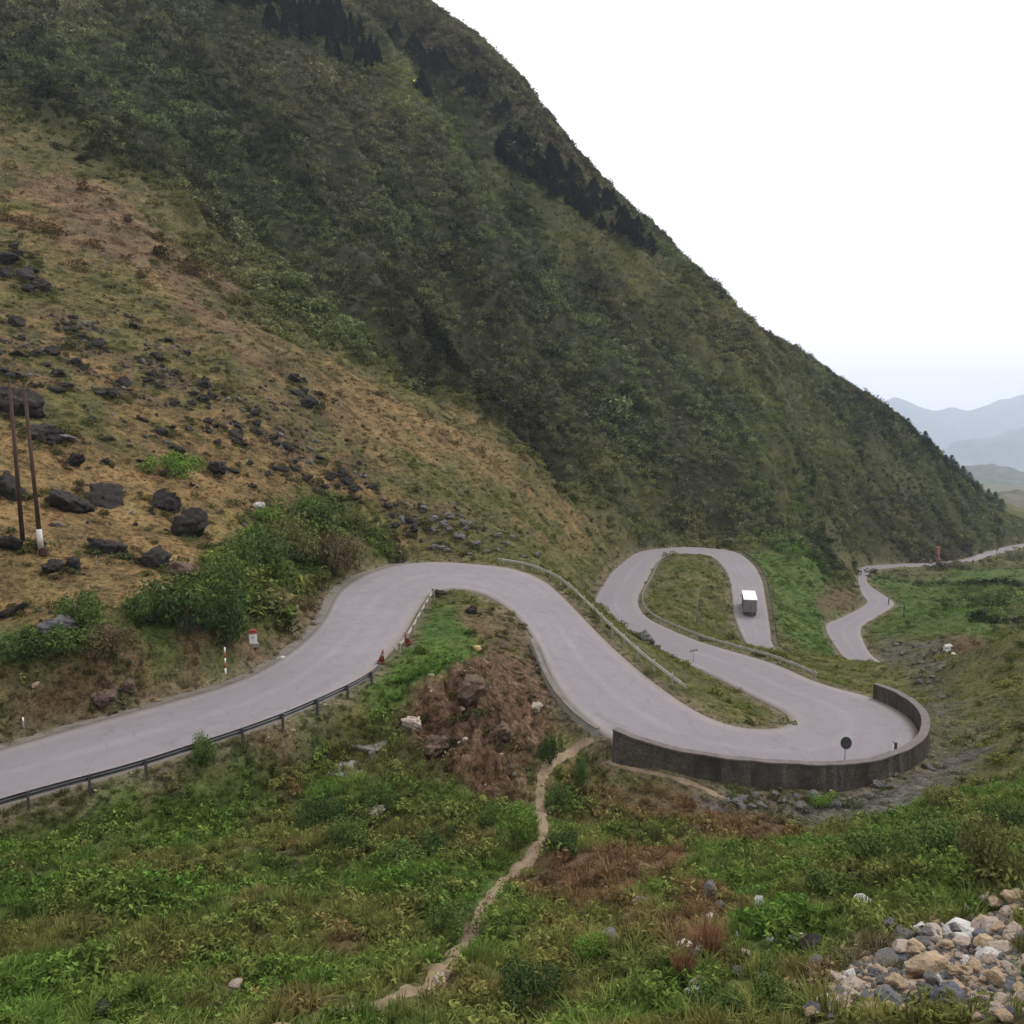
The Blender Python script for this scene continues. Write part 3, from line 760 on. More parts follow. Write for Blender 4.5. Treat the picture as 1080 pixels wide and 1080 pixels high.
for s in (-1, 1):
    dd = rbox('rear_door', (s * .58, -.035, 2.1), (1.08, .05, 2.2), M_TARP, TR, .015)
    rbox('door_handle', (-s * .4, -.05, -.2), (.05, .05, .9), M_FRAME, dd, .01)
    rbox('tail_light', (s * .95, -.06, .78), (.28, .06, .14), M_REDL, TR, .01)
    rbox('mudflap', (s * .9, .55, .42), (.5, .03, .45), M_BLACK, TR, 0)
    rbox('mirror', (s * 1.32, 7.7, 2.0), (.14, .06, .35), M_BLACK, TR, .02)
    for y in (1.5, 7.3):
        w_ = cyl('wheel', (s * .95, y, .47), .47, .47, .34, M_BLACK, TR, 24, (0, math.pi / 2, 0), .05)
        cyl('rim', (0, 0, s * .14), .24, .2, .1, M_FRAME, w_, 16)
rbox('rear_bumper', (0, -.05, .55), (2.2, .12, .16), M_FRAME, TR)
cab = rbox('cab', (0, 7.5, 1.55), (2.15, 1.75, 1.75), M_BLUE, TR, .12)
rbox('windscreen', (0, .88, .3), (1.9, .04, .7), M_GLASS, cab, .02)
for s in (-1, 1): rbox('side_window', (s * 1.08, .1, .3), (.04, .9, .6), M_GLASS, cab, .02)
rbox('number_plate', (0, -.075, .75), (.5, .02, .12), M_WHITE, TR, 0)

# ------------------------------------------------------------------ roadside furniture
M_POLE = simple('tarred_brown_pole', (.055, .03, .024), .3, 2, .8, .2, .01)
M_POLEW = simple('whitewashed_concrete', (.50, .48, .45), .2, 3, .9, .2, .01)
M_RED = simple('faded_red_paint', (.34, .06, .045), .25, 4, .7, .1, .005)
M_ORANGE = simple('faded_orange_red_paint', (.20, .05, .03), .3, 5, .7, .1, .005)
M_SIGNBACK = simple('dark_sign_back', (.055, .055, .06), .2, 4, .6, .1, .005)
M_GALV = simple('grey_sign_post', (.22, .22, .22), .2, 6, .6, .1, .005)
def base_at(u, v): return at_ground(u, v)
def top_height(p, v):
    """height above p at which the upright over p meets image row v"""
    b = -(v - 540) / FPX
    t = (-SP + b * CP) / (CP + b * SP)
    return t * p[1] - p[2]
for (u, v, vt, lab, wb_) in ((24, 570, 402, 'left one of two tall dark brown utility poles on the dry hillside', 0), (44, 587, 404, 'right one of two tall dark utility poles, its foot painted white', 1)):
    p = base_at(u, v); h = top_height(p, vt)
    o = empty('utility_pole', p); tag(o, lab, 'utility pole')
    o.rotation_euler = (0, math.radians(-1.2 if wb_ == 0 else -2.4), 0)
    cyl('pole_shaft', (0, 0, h / 2 - .4), .17, .11, h + .8, M_POLE, o, 14)
    if wb_:
        cyl('painted_foot', (0, 0, 1.15), .20, .19, 1.5, M_POLEW, o, 14)
        rbox('stay_block', (.28, -.1, .25), (.45, .4, .6), M_POLE, o, .06)
    cyl('pole_cap', (0, 0, h + .04), .13, .05, .12, M_FRAME, o, 14)
    for zz in (h - .5, h - 1.3):
        b_ = rbox('crossarm', (0, 0, zz), (.75, .08, .09), M_POLE, o, .01)
        for s in (-1, 1): cyl('insulator', (s * .32, 0, .11), .05, .03, .14, M_CONCD, b_, 10)

# kilometre stone: white body with rounded red head
p = base_at(267, 682)
KM = empty('kilometre_stone', p, math.radians(20)); tag(KM, 'white kilometre stone with a rounded red top beside the road', 'milestone')
rbox('stone_base', (0, 0, .05), (.75, .45, .3), M_CONC, KM, .03)
rbox('stone_body', (0, 0, .55), (.56, .26, .72), M_WHITE, KM, .02)
hv = []; hf = []
for y in (-.15, .15):
    hv += [(.30 * math.cos(a_), y, .91 + .28 * math.sin(a_)) for a_ in np.linspace(0, math.pi, 13)]
hf = [tuple(range(13))[::-1], tuple(range(13, 26))] + [(i, i + 1, 14 + i, 13 + i) for i in range(12)] + [(12, 0, 13, 25)]
o = mesh_obj('red_head', hv, hf, M_RED, KM); fixn(o)
rbox('inscription', (0, -.134, .62), (.16, .01, .07), M_GALV, KM, 0)

def banded_post(u, v, vt, label, r=.06, bands=5, head=None, mats=None):
    p = base_at(u, v); h = max(.5, top_height(p, vt))
    o = empty('marker_post', p); tag(o, label, 'marker post', None)
    mats = mats or (M_WHITE, M_RED)
    e = h / bands
    for i in range(bands):
        cyl('post_band', (0, 0, (i + .5) * e - (.1 if i == 0 else 0)), r, r, e - .004 + (.2 if i == 0 else 0), mats[(bands - 1 - i) % len(mats)], o, 10)
    cyl('post_cap', (0, 0, h + .015), r, r * .4, .03, mats[0], o, 10)
    return o
banded_post(238, 711, 683, 'slim white and red banded marker post left of the kilometre stone', .055, 5)
banded_post(25, 770, 757, 'short white marker post on the grassy bank at the far left', .05, 2, None, (M_WHITE, M_CONC))
banded_post(102, 597, 586, 'thin pale stake in the dry grass below the round black boulder', .03, 2, None, (M_CONC, M_CONC))

# round traffic mirror seen from behind, on the inside of the stone wall
p = on_edge(893, 19, 23.5, .35)
MI = empty('round_sign', p, math.radians(12)); tag(MI, 'round dark sign seen from behind on a thin pole above the curved wall', 'road sign')
cyl('sign_pole', (0, 0, 1.0), .035, .035, 2.3, M_GALV, MI, 10)
d_ = cyl('sign_disc', (0, -.07, 2.05), .40, .40, .05, M_SIGNBACK, MI, 32, (math.pi / 2, 0, math.radians(-25)), .012)
d_.scale = (.82, 1.0, 1.0)
cyl('disc_rim', (0, 0, .03), .42, .40, .03, M_FRAME, d_, 32)
rbox('bracket', (0, -.03, 2.05), (.12, .08, .3), M_GALV, MI, .01)

p = on_edge(951, 23, 26, .7)
o = empty('bollard', p); tag(o, 'short dark bollard with a pale side at the right end of the hairpin', 'bollard')
rbox('bollard_body', (0, 0, .4), (.22, .22, .9), M_SIGNBACK, o, .03); rbox('pale_face', (-.12, 0, .42), (.02, .19, .75), M_WHITE, o, 0); rbox('bollard_cap', (0, 0, .88), (.25, .25, .06), M_CONCD, o, .02)

# two reddish warning cones at the start of the short pale rail
for (u, v, hgt, tilt, lab) in ((402, 699, .85, .15, 'nearer dark reddish traffic cone at the edge of the first bend'), (431, 679, .8, -.3, 'farther orange-red traffic cone tilted against the pale guardrail')):
    p, k = on_road(u, v); p[2] += .04
    o = empty('traffic_cone', p, .4); o.rotation_euler = (tilt * .4, tilt, .4); tag(o, lab, 'traffic cone')
    rbox('cone_base', (0, 0, .03), (.55, .55, .06), M_ORANGE, o, .015)
    cyl('cone_body', (0, 0, .06 + hgt / 2), .23, .04, hgt, M_ORANGE, o, 18)
    cyl('cone_band', (0, 0, .06 + hgt * .55), .145, .11, hgt * .16, M_CONC, o, 18)

# thin pole and small T sign by the middle leg, far posts
p = base_at(735, 660); h = top_height(p, 620)
o = empty('utility_pole', p); tag(o, 'thin grey pole standing on the grassy island inside the far hairpin', 'pole')
cyl('pole_shaft', (0, 0, h / 2 - .3), .10, .07, h + .6, M_GALV, o, 10); cyl('pole_cap', (0, 0, h + .03), .08, .03, .08, M_FRAME, o, 10); rbox('crossarm', (0, 0, h - .4), (.9, .06, .08), M_GALV, o, .01)
p = base_at(731, 702); h = top_height(p, 686)
o = empty('road_sign', p, .5); tag(o, 'small T shaped sign on a thin post at the verge of the middle leg', 'road sign')
cyl('sign_pole', (0, 0, h / 2 - .2), .035, .035, h + .4, M_GALV, o, 8); rbox('sign_panel', (0, -.05, h), (1.1, .03, .22), M_CONC, o, .008)
p = base_at(988.5, 591.5); h = top_height(p, 577)
o = empty('brick_pillar', p, .2); tag(o, 'orange-brown pillar standing beside the farthest stretch of road', 'pillar')
M_BRICK = simple('orange_brown_brick', (.30, .15, .09), .25, 2, .9, .3, .02)
rbox('pillar_plinth', (0, 0, .2), (1.9, 1.9, .7), M_BRICK, o, .05); rbox('pillar_shaft', (0, 0, h / 2), (1.2, 1.2, h), M_BRICK, o, .05, .12); rbox('pillar_cap', (0, 0, h - .1), (1.5, 1.5, .3), M_BRICK, o, .05)
for (u, v, vt, lab) in ((937, 640, 630, 'thin dark post on the bend of the distant road'), (953, 652, 636, 'slim grey post in the green grass below the distant bend'), (1051, 586, 577, 'small dark post at the roadside far right')):
    banded_post(u, v, vt, lab, .12, 2, None, (M_SIGNBACK, M_SIGNBACK))

# concrete culvert under the left road
p = base_at(374, 806)
CU = empty('culvert', p + np.array([0, .1, -.12]), math.radians(-25)); tag(CU, 'pale concrete culvert outlet with a dark opening in the bank below the road', 'culvert')
rbox('apron_slab', (.3, -.7, -.05), (2.3, 1.7, .2), M_CONC, CU, .05, 0, (.16, .06, .1))
rbox('headwall', (-.2, .75, .72), (2.1, .3, .22), M_CONCD, CU, .05, 0, (.1, .06, .05))
for s in (-1, 1): rbox('wing_wall', (-.2 + s * .95, .75, .2), (.22, .7, 1.0), M_CONCD, CU, .05)
rbox('culvert_dark_panel', (-.2, 1.15, .15), (1.66, .3, .9), M_BLACK, CU, .02)  # black panel paints the darkness inside the opening
rbox('culvert_roof', (-.2, 1.55, .70), (2.3, 1.25, .14), M_CONCD, CU, .05, 0, (.12, .03, 0))

# ------------------------------------------------------------------ plants
def leaf_material(name, source):
    t = NT(name); p = t.objc()
    if source == 'inst': c0 = t.attr('tint', 'INSTANCER').outputs['Color']
    else: c0 = t.n('ShaderNodeObjectInfo').outputs['Color']
    n1 = t.noise(3.2, 3, .6, p)
    hs = t.n('ShaderNodeHueSaturation'); t.t.links.new(c0, hs.inputs['Color'])
    rnd = t.n('ShaderNodeNewGeometry').outputs['Random Per Island']
    t.t.links.new(t.math('ADD', .55, t.math('MULTIPLY', rnd, .9)), hs.inputs['Value'])
    t.t.links.new(t.math('ADD', .48, t.math('MULTIPLY', n1, .04)), hs.inputs['Hue'])
    df = t.n('ShaderNodeBsdfDiffuse'); tl = t.n('ShaderNodeBsdfTranslucent'); ms = t.n('ShaderNodeMixShader'); ms.inputs[0].default_value = .2
    t.t.links.new(hs.outputs[0], df.inputs[0]); t.t.links.new(hs.outputs[0], tl.inputs[0])
    t.t.links.new(df.outputs[0], ms.inputs[1]); t.t.links.new(tl.outputs[0], ms.inputs[2]); t.t.links.new(ms.outputs[0], t.out.inputs['Surface'])
    return t.m
M_LEAF_I = leaf_material('plant_leaf_scattered', 'inst')
M_LEAF_O = leaf_material('plant_leaf', 'obj')
M_BARK = simple('bark', (.07, .055, .04), .3, 4, .9, .4, .02)

def rand_rot(n, up=.5):
    """leaf frames: two unit vectors per leaf"""
    nrm = RNG.normal(size=(n, 3)); nrm[:, 2] = np.abs(nrm[:, 2]) + up; nrm /= np.linalg.norm(nrm, axis=1)[:, None]
    t = RNG.normal(size=(n, 3)); t -= (t * nrm).sum(1)[:, None] * nrm; t /= np.linalg.norm(t, axis=1)[:, None]
    return t, np.cross(nrm, t)
def leaf_mesh(name, n, rad, hgt, leaf, mat, lobes=5, floor=0.0, shell=.45, radial=1.0):
    """crown of many small leaves gathered in uneven lobes"""
    lc = RNG.normal(size=(lobes, 3)) * np.array([.45, .45, .3]); lc[:, 2] = np.abs(lc[:, 2]) * .9 + .35; lr = RNG.uniform(.35, .6, lobes)
    lc[0] = (0, 0, .45); lr[0] = .55
    k = RNG.integers(0, lobes, n)
    d = RNG.normal(size=(n, 3)); d /= np.linalg.norm(d, axis=1)[:, None]
    r = shell + (1 - shell) * RNG.random(n) ** .6
    C = lc[k] + d * (lr[k] * r)[:, None]
    C[:, 2] = np.abs(C[:, 2]) + floor
    C *= np.array([rad, rad, hgt])
    nrm = d * radial + RNG.normal(size=(n, 3)) * .45 + np.array([0, 0, .25]); nrm /= np.linalg.norm(nrm, axis=1)[:, None]
    t = RNG.normal(size=(n, 3)); t -= (t * nrm).sum(1)[:, None] * nrm; t /= np.linalg.norm(t, axis=1)[:, None]; b = np.cross(nrm, t)
    s = leaf * RNG.uniform(.6, 1.4, n)[:, None]
    V = np.stack([C - t * s, C - b * s * .42, C + t * s, C + b * s * .42], 1).reshape(-1, 3)
    return np_mesh(name, V, np.arange(4 * n).reshape(-1, 4), mat, False)
def tuft_mesh(name, n, rad, hgt, wid, mat, droop=.5):
    a = RNG.uniform(0, 2 * math.pi, n); r0 = rad * .45 * np.sqrt(RNG.random(n)); h = hgt * RNG.uniform(.5, 1.1, n)
    base = np.stack([r0 * np.cos(a), r0 * np.sin(a), np.full(n, -.06)], 1)
    a2 = a + RNG.normal(0, .7, n); out = np.stack([np.cos(a2), np.sin(a2), np.zeros(n)], 1)
    side = np.stack([-np.sin(a2), np.cos(a2), np.zeros(n)], 1)
    lean = RNG.uniform(.15, 1, n)[:, None] * droop
    mid = base + out * lean * h[:, None] * .35 + np.array([0, 0, 1]) * h[:, None] * .62
    tip = base + out * lean * h[:, None] * 1.0 + np.array([0, 0, 1]) * h[:, None] * (1 - .35 * lean)
    w = wid * RNG.uniform(.6, 1.3, n)[:, None]
    V = np.stack([base - side * w, base + side * w, mid + side * w * .8, mid - side * w * .8, tip + side * w * .15, tip - side * w * .15], 1).reshape(-1, 3)
    i = np.arange(n)[:, None] * 6
    Q = np.concatenate([i + np.array([[0, 1, 2, 3]]), i + np.array([[3, 2, 4, 5]])])
    return np_mesh(name, V, Q, mat, False)
def proto(name, me): return D.objects.new(name, me)          # not linked: only a source for the scatter

def tint_cap(c):
    l = c.max(1); return np.maximum(c, .004) * np.where((l > .15) & (l < .9), (.15 + (l - .15) * .3) / np.maximum(l, 1e-6), 1)[:, None]
def scatter(name, protos, pos, scale, tint, kind='stuff'):
    me = D.meshes.new(name); n = len(pos)
    me.vertices.add(n); me.vertices.foreach_set('co', np.asarray(pos, np.float32).ravel())
    def put(nm, ty, arr, key):
        at = me.attributes.new(nm, ty, 'POINT'); at.data.foreach_set(key, np.ascontiguousarray(arr, np.float32 if ty != 'INT' else np.int32).ravel())
    put('scl', 'FLOAT_VECTOR', scale if np.ndim(scale) == 2 else np.repeat(np.asarray(scale)[:, None], 3, 1), 'vector')
    rot = np.stack([RNG.normal(0, .12, n), RNG.normal(0, .12, n), RNG.uniform(0, 6.283, n)], 1)
    put('rot', 'FLOAT_VECTOR', rot, 'vector')
    put('pick', 'INT', RNG.integers(0, len(protos), n), 'value')
    put('tint', 'FLOAT_COLOR', np.column_stack([tint_cap(np.asarray(tint)), np.ones(n)]), 'color')
    o = link(D.objects.new(name, me)); tag(o, kind=kind)
    ng = D.node_groups.new(name + '_scatter', 'GeometryNodeTree')
    ng.interface.new_socket('Geometry', in_out='INPUT', socket_type='NodeSocketGeometry'); ng.interface.new_socket('Geometry', in_out='OUTPUT', socket_type='NodeSocketGeometry')
    gi = ng.nodes.new('NodeGroupInput'); go = ng.nodes.new('NodeGroupOutput')
    ip = ng.nodes.new('GeometryNodeInstanceOnPoints'); jn = ng.nodes.new('GeometryNodeJoinGeometry')
    for p in protos:
        oi = ng.nodes.new('GeometryNodeObjectInfo'); oi.inputs['Object'].default_value = p; oi.inputs['As Instance'].default_value = True
        ng.links.new(oi.outputs['Geometry'], jn.inputs[0])
    def named(nm, ty):
        nd = ng.nodes.new('GeometryNodeInputNamedAttribute'); nd.data_type = ty; nd.inputs['Name'].default_value = nm
        return nd.outputs['Attribute']
    ng.links.new(gi.outputs[0], ip.inputs['Points']); ng.links.new(jn.outputs[0], ip.inputs['Instance'])
    ip.inputs['Pick Instance'].default_value = True
    ng.links.new(named('pick', 'INT'), ip.inputs['Instance Index'])
    ng.links.new(named('scl', 'FLOAT_VECTOR'), ip.inputs['Scale'])
    e2 = ng.nodes.new('FunctionNodeEulerToRotation'); ng.links.new(named('rot', 'FLOAT_VECTOR'), e2.inputs[0]); ng.links.new(e2.outputs[0], ip.inputs['Rotation'])
    ng.links.new(ip.outputs[0], go.inputs[0])
    md = o.modifiers.new('scatter', 'NODES'); md.node_group = ng
    return o

CELL = np.zeros(GA.shape)
da = np.gradient(azw[:860]); CELL[:860] = da[:, None] * (np.gradient(LR) * np.exp(LR) ** 2)[None]
CELL *= (np.abs(GA) < math.radians(36)) & (GR_ < 480) & (GR_ > 12.5)
pathd = np.full(GA.shape, 9.)
mk = (GR_ < 75) & (GR_ > 12) & (np.abs(GA) < .65)
px_, py_ = GX[mk], GY[mk]; dmin = np.full(len(px_), 9.)
for s in range(0, len(px_), 20000):
    dmin[s:s + 20000] = np.sqrt(((px_[s:s + 20000, None] - PATHPTS[None, :, 0]) ** 2 + (py_[s:s + 20000, None] - PATHPTS[None, :, 1]) ** 2).min(1))
pathd[mk] = dmin
FREE = sstep(.12, .6, ROADD) * (~INROAD) * sstep(.34, .95, pathd)
def sow(density, cap=60000):
    w = (density * CELL * FREE).ravel(); tot = w.sum(); n = int(min(cap, tot))
    k = RNG.choice(len(w), n, p=w / tot)
    i, j = np.divmod(k, NR)
    ri = GR_[i, j] * np.exp(RNG.uniform(-.5, .5, n) * .006); ai = GA[i, j] + RNG.uniform(-.5, .5, n) * .0016
    x = ri * np.sin(ai); y = ri * np.cos(ai); z = sample(Z, x, y)
    return np.stack([x, y, z], 1), i, j
PAL = dict(scrub=(.070, .074, .034), dry=(.17, .115, .05), olive=(.125, .135, .038), lush=(.085, .155, .030), earth=(.12, .09, .05), gravel=(.11, .11, .07), dirt=(.16, .13, .08), rust=(.20, .112, .06))
def tint_at(i, j, jit=.22, mul=1.0, scale=6.0, seed=0, pal=None):
    c = sum(W[q][i, j][:, None] * np.array((pal or PAL)[q])[None] for q in W)
    x, y = GX[i, j], GY[i, j]
    f = 1 + .45 * fbm(x / scale, y / scale, 3, 100 + seed) + RNG.normal(0, jit, len(i))
    c = c * np.clip(f, .35, 1.8)[:, None] * mul
    g = .25 * fbm(x / (scale * 1.7) + 50, y / (scale * 1.7), 3, 101 + seed)
    c[:, 0] *= 1 + g; c[:, 2] *= 1 + g * .6
    return c
HEAP = [(846,1080),(850,1048),(895,1022),(950,998),(1005,975),(1080,945),(1090,1085)]
heapw = region(HEAP, .01, .01, 40)
# 1. scrub on the big face
bushes = [proto('scrub_bush', leaf_mesh('scrub_bush', 150, 1.0, 1.05, .17, M_LEAF_I, 6, 0, .75)) for _ in range(5)]
dens = W['scrub'] * (.62 + .75 * blobs(9, 110, -.25, .3)) * sstep(math.log(120), math.log(170), GL) + .75 * MOUNT * W['olive'] + .5 * MOUNT * W['earth']
pos, i, j = sow(dens, 95000)
cl_ = fbm(pos[:, 0] / 16, pos[:, 1] / 16, 3, 112)
s = RNG.uniform(.55, 1.25, len(pos)) * (1 + .7 * cl_) * (1 + .5 * (RNG.random(len(pos)) > .93)) * 1.45
s = s * (1 - .5 * W['olive'][i, j]); pos[:, 2] -= .25 * s
scatter('mountain_scrub', bushes, pos, np.column_stack([s, s, s * RNG.uniform(.7, 1.2, len(s))]), tint_at(i, j, .35, 1.25, 26, 1) * np.exp(RNG.normal(0, .38, len(pos)))[:, None] * (1 + .8 * np.clip(fbm(pos[:, 0] / 9, pos[:, 1] / 9, 3, 114), -.9, 1))[:, None] * (1 + 1.3 * np.clip(fbm((pos[:, 0] * dsx + pos[:, 1] * dsy) / 90, (-pos[:, 0] * dsy + pos[:, 1] * dsx) / 30, 4, 113), -.62, .9))[:, None])
# 2. low bushes on the dry slope and the banks
dens = (W['dry'] * .10 + W['olive'] * .42 + W['lush'] * .34 + W['earth'] * .08 + W['rust'] * .10 + W['scrub'] * .45 + BANK * .9) * sstep(math.log(48), math.log(70), GL) * (1 - MOUNT) * (.2 + 1.6 * np.maximum(blobs(6, 115, .0, .45), BANK))
pos, i, j = sow(dens, 42000)
s = RNG.uniform(.18, .68, len(pos)) * (1 + .7 * (RNG.random(len(pos)) > .93)) * (1 + .9 * BANK[i, j]); pos[:, 2] -= .2 * s
scatter('low_bushes', bushes, pos, np.column_stack([s, s, s * RNG.uniform(.6, 1.0, len(s))]), tint_at(i, j, .3, .95, 9, 2, dict(PAL, dry=(.09, .085, .03), rust=(.08, .06, .03))))
# 3. meadow grass near the viewpoint
tufts = [proto('grass_tuft', tuft_mesh('grass_tuft', 46, .5, .55, .013, M_LEAF_I, d)) for d in (.5, .8, 1.0)]
near_ = 1 - sstep(math.log(42), math.log(62), GL)
dens = near_ * (1 - .93 * heapw) * (W['olive'] * 9 + W['lush'] * 11 + W['rust'] * 5 + W['earth'] * 1.2 + W['dirt'] * 3) * (.45 + .9 * blobs(2.2, 120, -.35, .3))
pos, i, j = sow(dens, 30000)
s = RNG.uniform(.5, 1.15, len(pos)) * (1 + .35 * fbm(pos[:, 0] / 3, pos[:, 1] / 3, 2, 121)) * np.where(ROADD[i, j] < 2, .7, 1)
scatter('meadow_grass', tufts, pos, np.column_stack([s, s, s * RNG.uniform(.6, 1.1, len(s))]), tint_at(i, j, .25, 1.15, 3, 3))
# 4. broad leaved weeds in the meadow
weeds = [proto('leafy_weed', leaf_mesh('leafy_weed', 90, .34, .36, .06, M_LEAF_I, 4)) for _ in range(4)]
dens = near_ * (1 - .95 * heapw) * (W['olive'] * 4 + W['lush'] * 6.5 + W['rust'] * 1.2 + W['earth'] * .6 + W['dirt'] * .8) * (.15 + 1.5 * blobs(2.6, 125, -.15, .3))
pos, i, j = sow(dens, 20000)
s = RNG.uniform(.55, 1.5, len(pos)) * (1 + .6 * np.clip(fbm(pos[:, 0] / 2.2, pos[:, 1] / 2.2, 3, 126), -.5, 1)) * np.where(ROADD[i, j] < 2, .55, 1) * 1.15; s = np.minimum(s, .7 + GR_[i, j] / 28); pos[:, 2] -= .03
scatter('meadow_weeds', weeds, pos, s, tint_at(i, j, .3, 1.1, 2.4, 4))
# 5. grass on the slopes and verges farther off
dens = (W['dry'] * .55 + W['olive'] * .8 + W['lush'] * 1.0 + W['rust'] * .4 + W['earth'] * .1) * (1 - near_) * (1 - MOUNT) * (1 - sstep(math.log(230), math.log(320), GL)) * np.clip(90 / GR_, .35, 1) ** 1.0
pos, i, j = sow(dens * 1.5, 50000)
s = RNG.uniform(.45, 1.3, len(pos)) * np.clip(GR_[i, j] / 80, .7, 2.0)
scatter('slope_grass', [proto('slope_tuft', tuft_mesh('slope_tuft', 46, .8, .34, .014, M_LEAF_I, d)) for d in (.4, .7)], pos, np.column_stack([s, s, s * .6]), tint_at(i, j, .25, 1.25, 7, 5))

# ------------------------------------------------------------------ rocks
def rock_mesh(name, seed, cuts=9, sub=3, rough=.12, mat=None, flat=True):
    r = np.random.default_rng(seed)
    bm = bmesh.new(); bmesh.ops.create_icosphere(bm, subdivisions=sub, radius=1)
    co = np.array([v.co[:] for v in bm.verts])
    def n3(c, f, k): return (fbm(c[:, 0] * f + seed, c[:, 1] * f + k, 3, seed % 40) + fbm(c[:, 1] * f - seed, c[:, 2] * f + k, 3, seed % 37) + fbm(c[:, 2] * f + 5, c[:, 0] * f + seed * .3, 3, seed % 31)) * .6
    co *= (1 + rough * 1.6 * n3(co, .9, 3))[:, None]
    for _ in range(cuts):
        d = r.normal(size=3); d /= np.linalg.norm(d); h = r.uniform(.42, .8)
        s = co @ d; over = np.maximum(s - h, 0); co -= over[:, None] * d[None] * r.uniform(.75, 1.0)
    co *= (1 + rough * (n3(co, 2.6, 8) - .7 * np.abs(n3(co, 4.5, 1))))[:, None]
    co += r.normal(0, rough * .12, co.shape)
    for v, c in zip(bm.verts, co): v.co = c
    me = D.meshes.new(name); bm.to_mesh(me); bm.free()
    if mat: me.materials.append(mat)
    if not flat: me.polygons.foreach_set('use_smooth', np.ones(len(me.polygons), bool))
    return me
def rock_mat(name, base, pale, amt=.5):
    t = NT(name); p = t.objc()
    n1 = t.noise(1.6, 7, .65, p, .4); n2 = t.noise(7, 5, .65, p)
    c = t.ramp(n1, [(.32, tuple(x * .55 for x in base)), (.5, base), (.62, tuple(x * 1.25 for x in base)), (.78, pale)])
    c = t.mix(amt, c, t.ramp(n2, [(.35, tuple(x * .6 for x in base)), (.6, base), (.8, pale)]))
    return t.done(c, .92, n2, .7, .08, 0, .15)
M_DARKROCK = rock_mat('dark_limestone', (.032, .028, .026), (.17, .155, .14))
M_GREYROCK = rock_mat('grey_limestone', (.13, .125, .125), (.30, .29, .28))
M_BLUEROCK = rock_mat('blue_grey_stone', (.12, .123, .14), (.26, .26, .27))
M_WHITEROCK = rock_mat('white_limestone', (.50, .475, .45), (.72, .70, .68))
M_TANROCK = rock_mat('tan_stone', (.38, .28, .185), (.56, .46, .34))
M_PINKROCK = rock_mat('pinkish_stone', (.37, .30, .25), (.54, .47, .40))
M_YELROCK = rock_mat('yellowish_stone', (.48, .36, .17), (.6, .5, .32))
M_BROWNROCK = rock_mat('brown_stone', (.12, .085, .065), (.27, .21, .17))
RM = {}; ROCKS = []
def rock(u, v, wpx, hpx, mat, label, group=None, cat='boulder', name='boulder', sink=.3, p=None, rotz=None, flat=True, seed=None, scale=None):
    p = at_ground(u, v + hpx * .35) if p is None else p
    dist = np.linalg.norm(p)
    if scale is None:
        w = wpx * dist / FPX / 2 * 1.08; h = hpx * dist / FPX / 2 * 1.1
        scale = (w * 1.1, (w + h) * .55, h * 1.1)
    key = (RNG.integers(0, 9) if seed is None else seed, mat.name, name)
    if key not in RM: RM[key] = rock_mesh(name, 20 + int(key[0]) * 7, 13 if name == 'stone' else 10, 4 if name == 'boulder' else 3, .13 if name == 'stone' else .26, mat, name != 'boulder')
    o = link(D.objects.new(name, RM[key]))
    o.scale = tuple(map(float, scale)); o.location = (float(p[0]), float(p[1]), float(p[2] + scale[2] * (1 - 2 * sink) * .75))
    o.rotation_euler = (RNG.normal(0, .3), RNG.normal(0, .3), RNG.uniform(-.6, .6) if rotz is None else rotz)
    ROCKS.append((p[0], p[1], p[2], max(scale[0], scale[1]))); tag(o, label, cat, group); return o
for a in [(75,527,40,33,'black domed boulder with a pale rim right of the two utility poles'),(110,521,46,24,'long low black boulder behind the domed one'),
          (175,528,38,30,'black boulder just below the small green hillside tree'),(200,551,44,38,'large slanting black boulder, biggest on the dry slope'),
          (115,575,36,22,'rounded black boulder alone in tan grass below the domed one'),(160,588,30,28,'angular black boulder above the roadside bushes'),
          (228,493,24,22,'dark boulder at the right side of the small green hillside tree'),(8,512,30,34,'dark boulder cut by the left picture edge behind the poles'),
          (8,570,34,18,'flat dark rock at the foot of the left utility pole'),(78,485,24,16,'low grey black rock above the domed boulder'),
          (18,422,48,42,'tall dark outcrop behind the tops of the poles'),(45,455,44,20,'dark ledge below the outcrop behind the poles'),
          (15,645,34,12,'flat dark slab in tan grass at the far left above the bank')]:
    rock(a[0], a[1], a[2] * .9, a[3] * .85, M_DARKROCK, a[4], sink=.36)
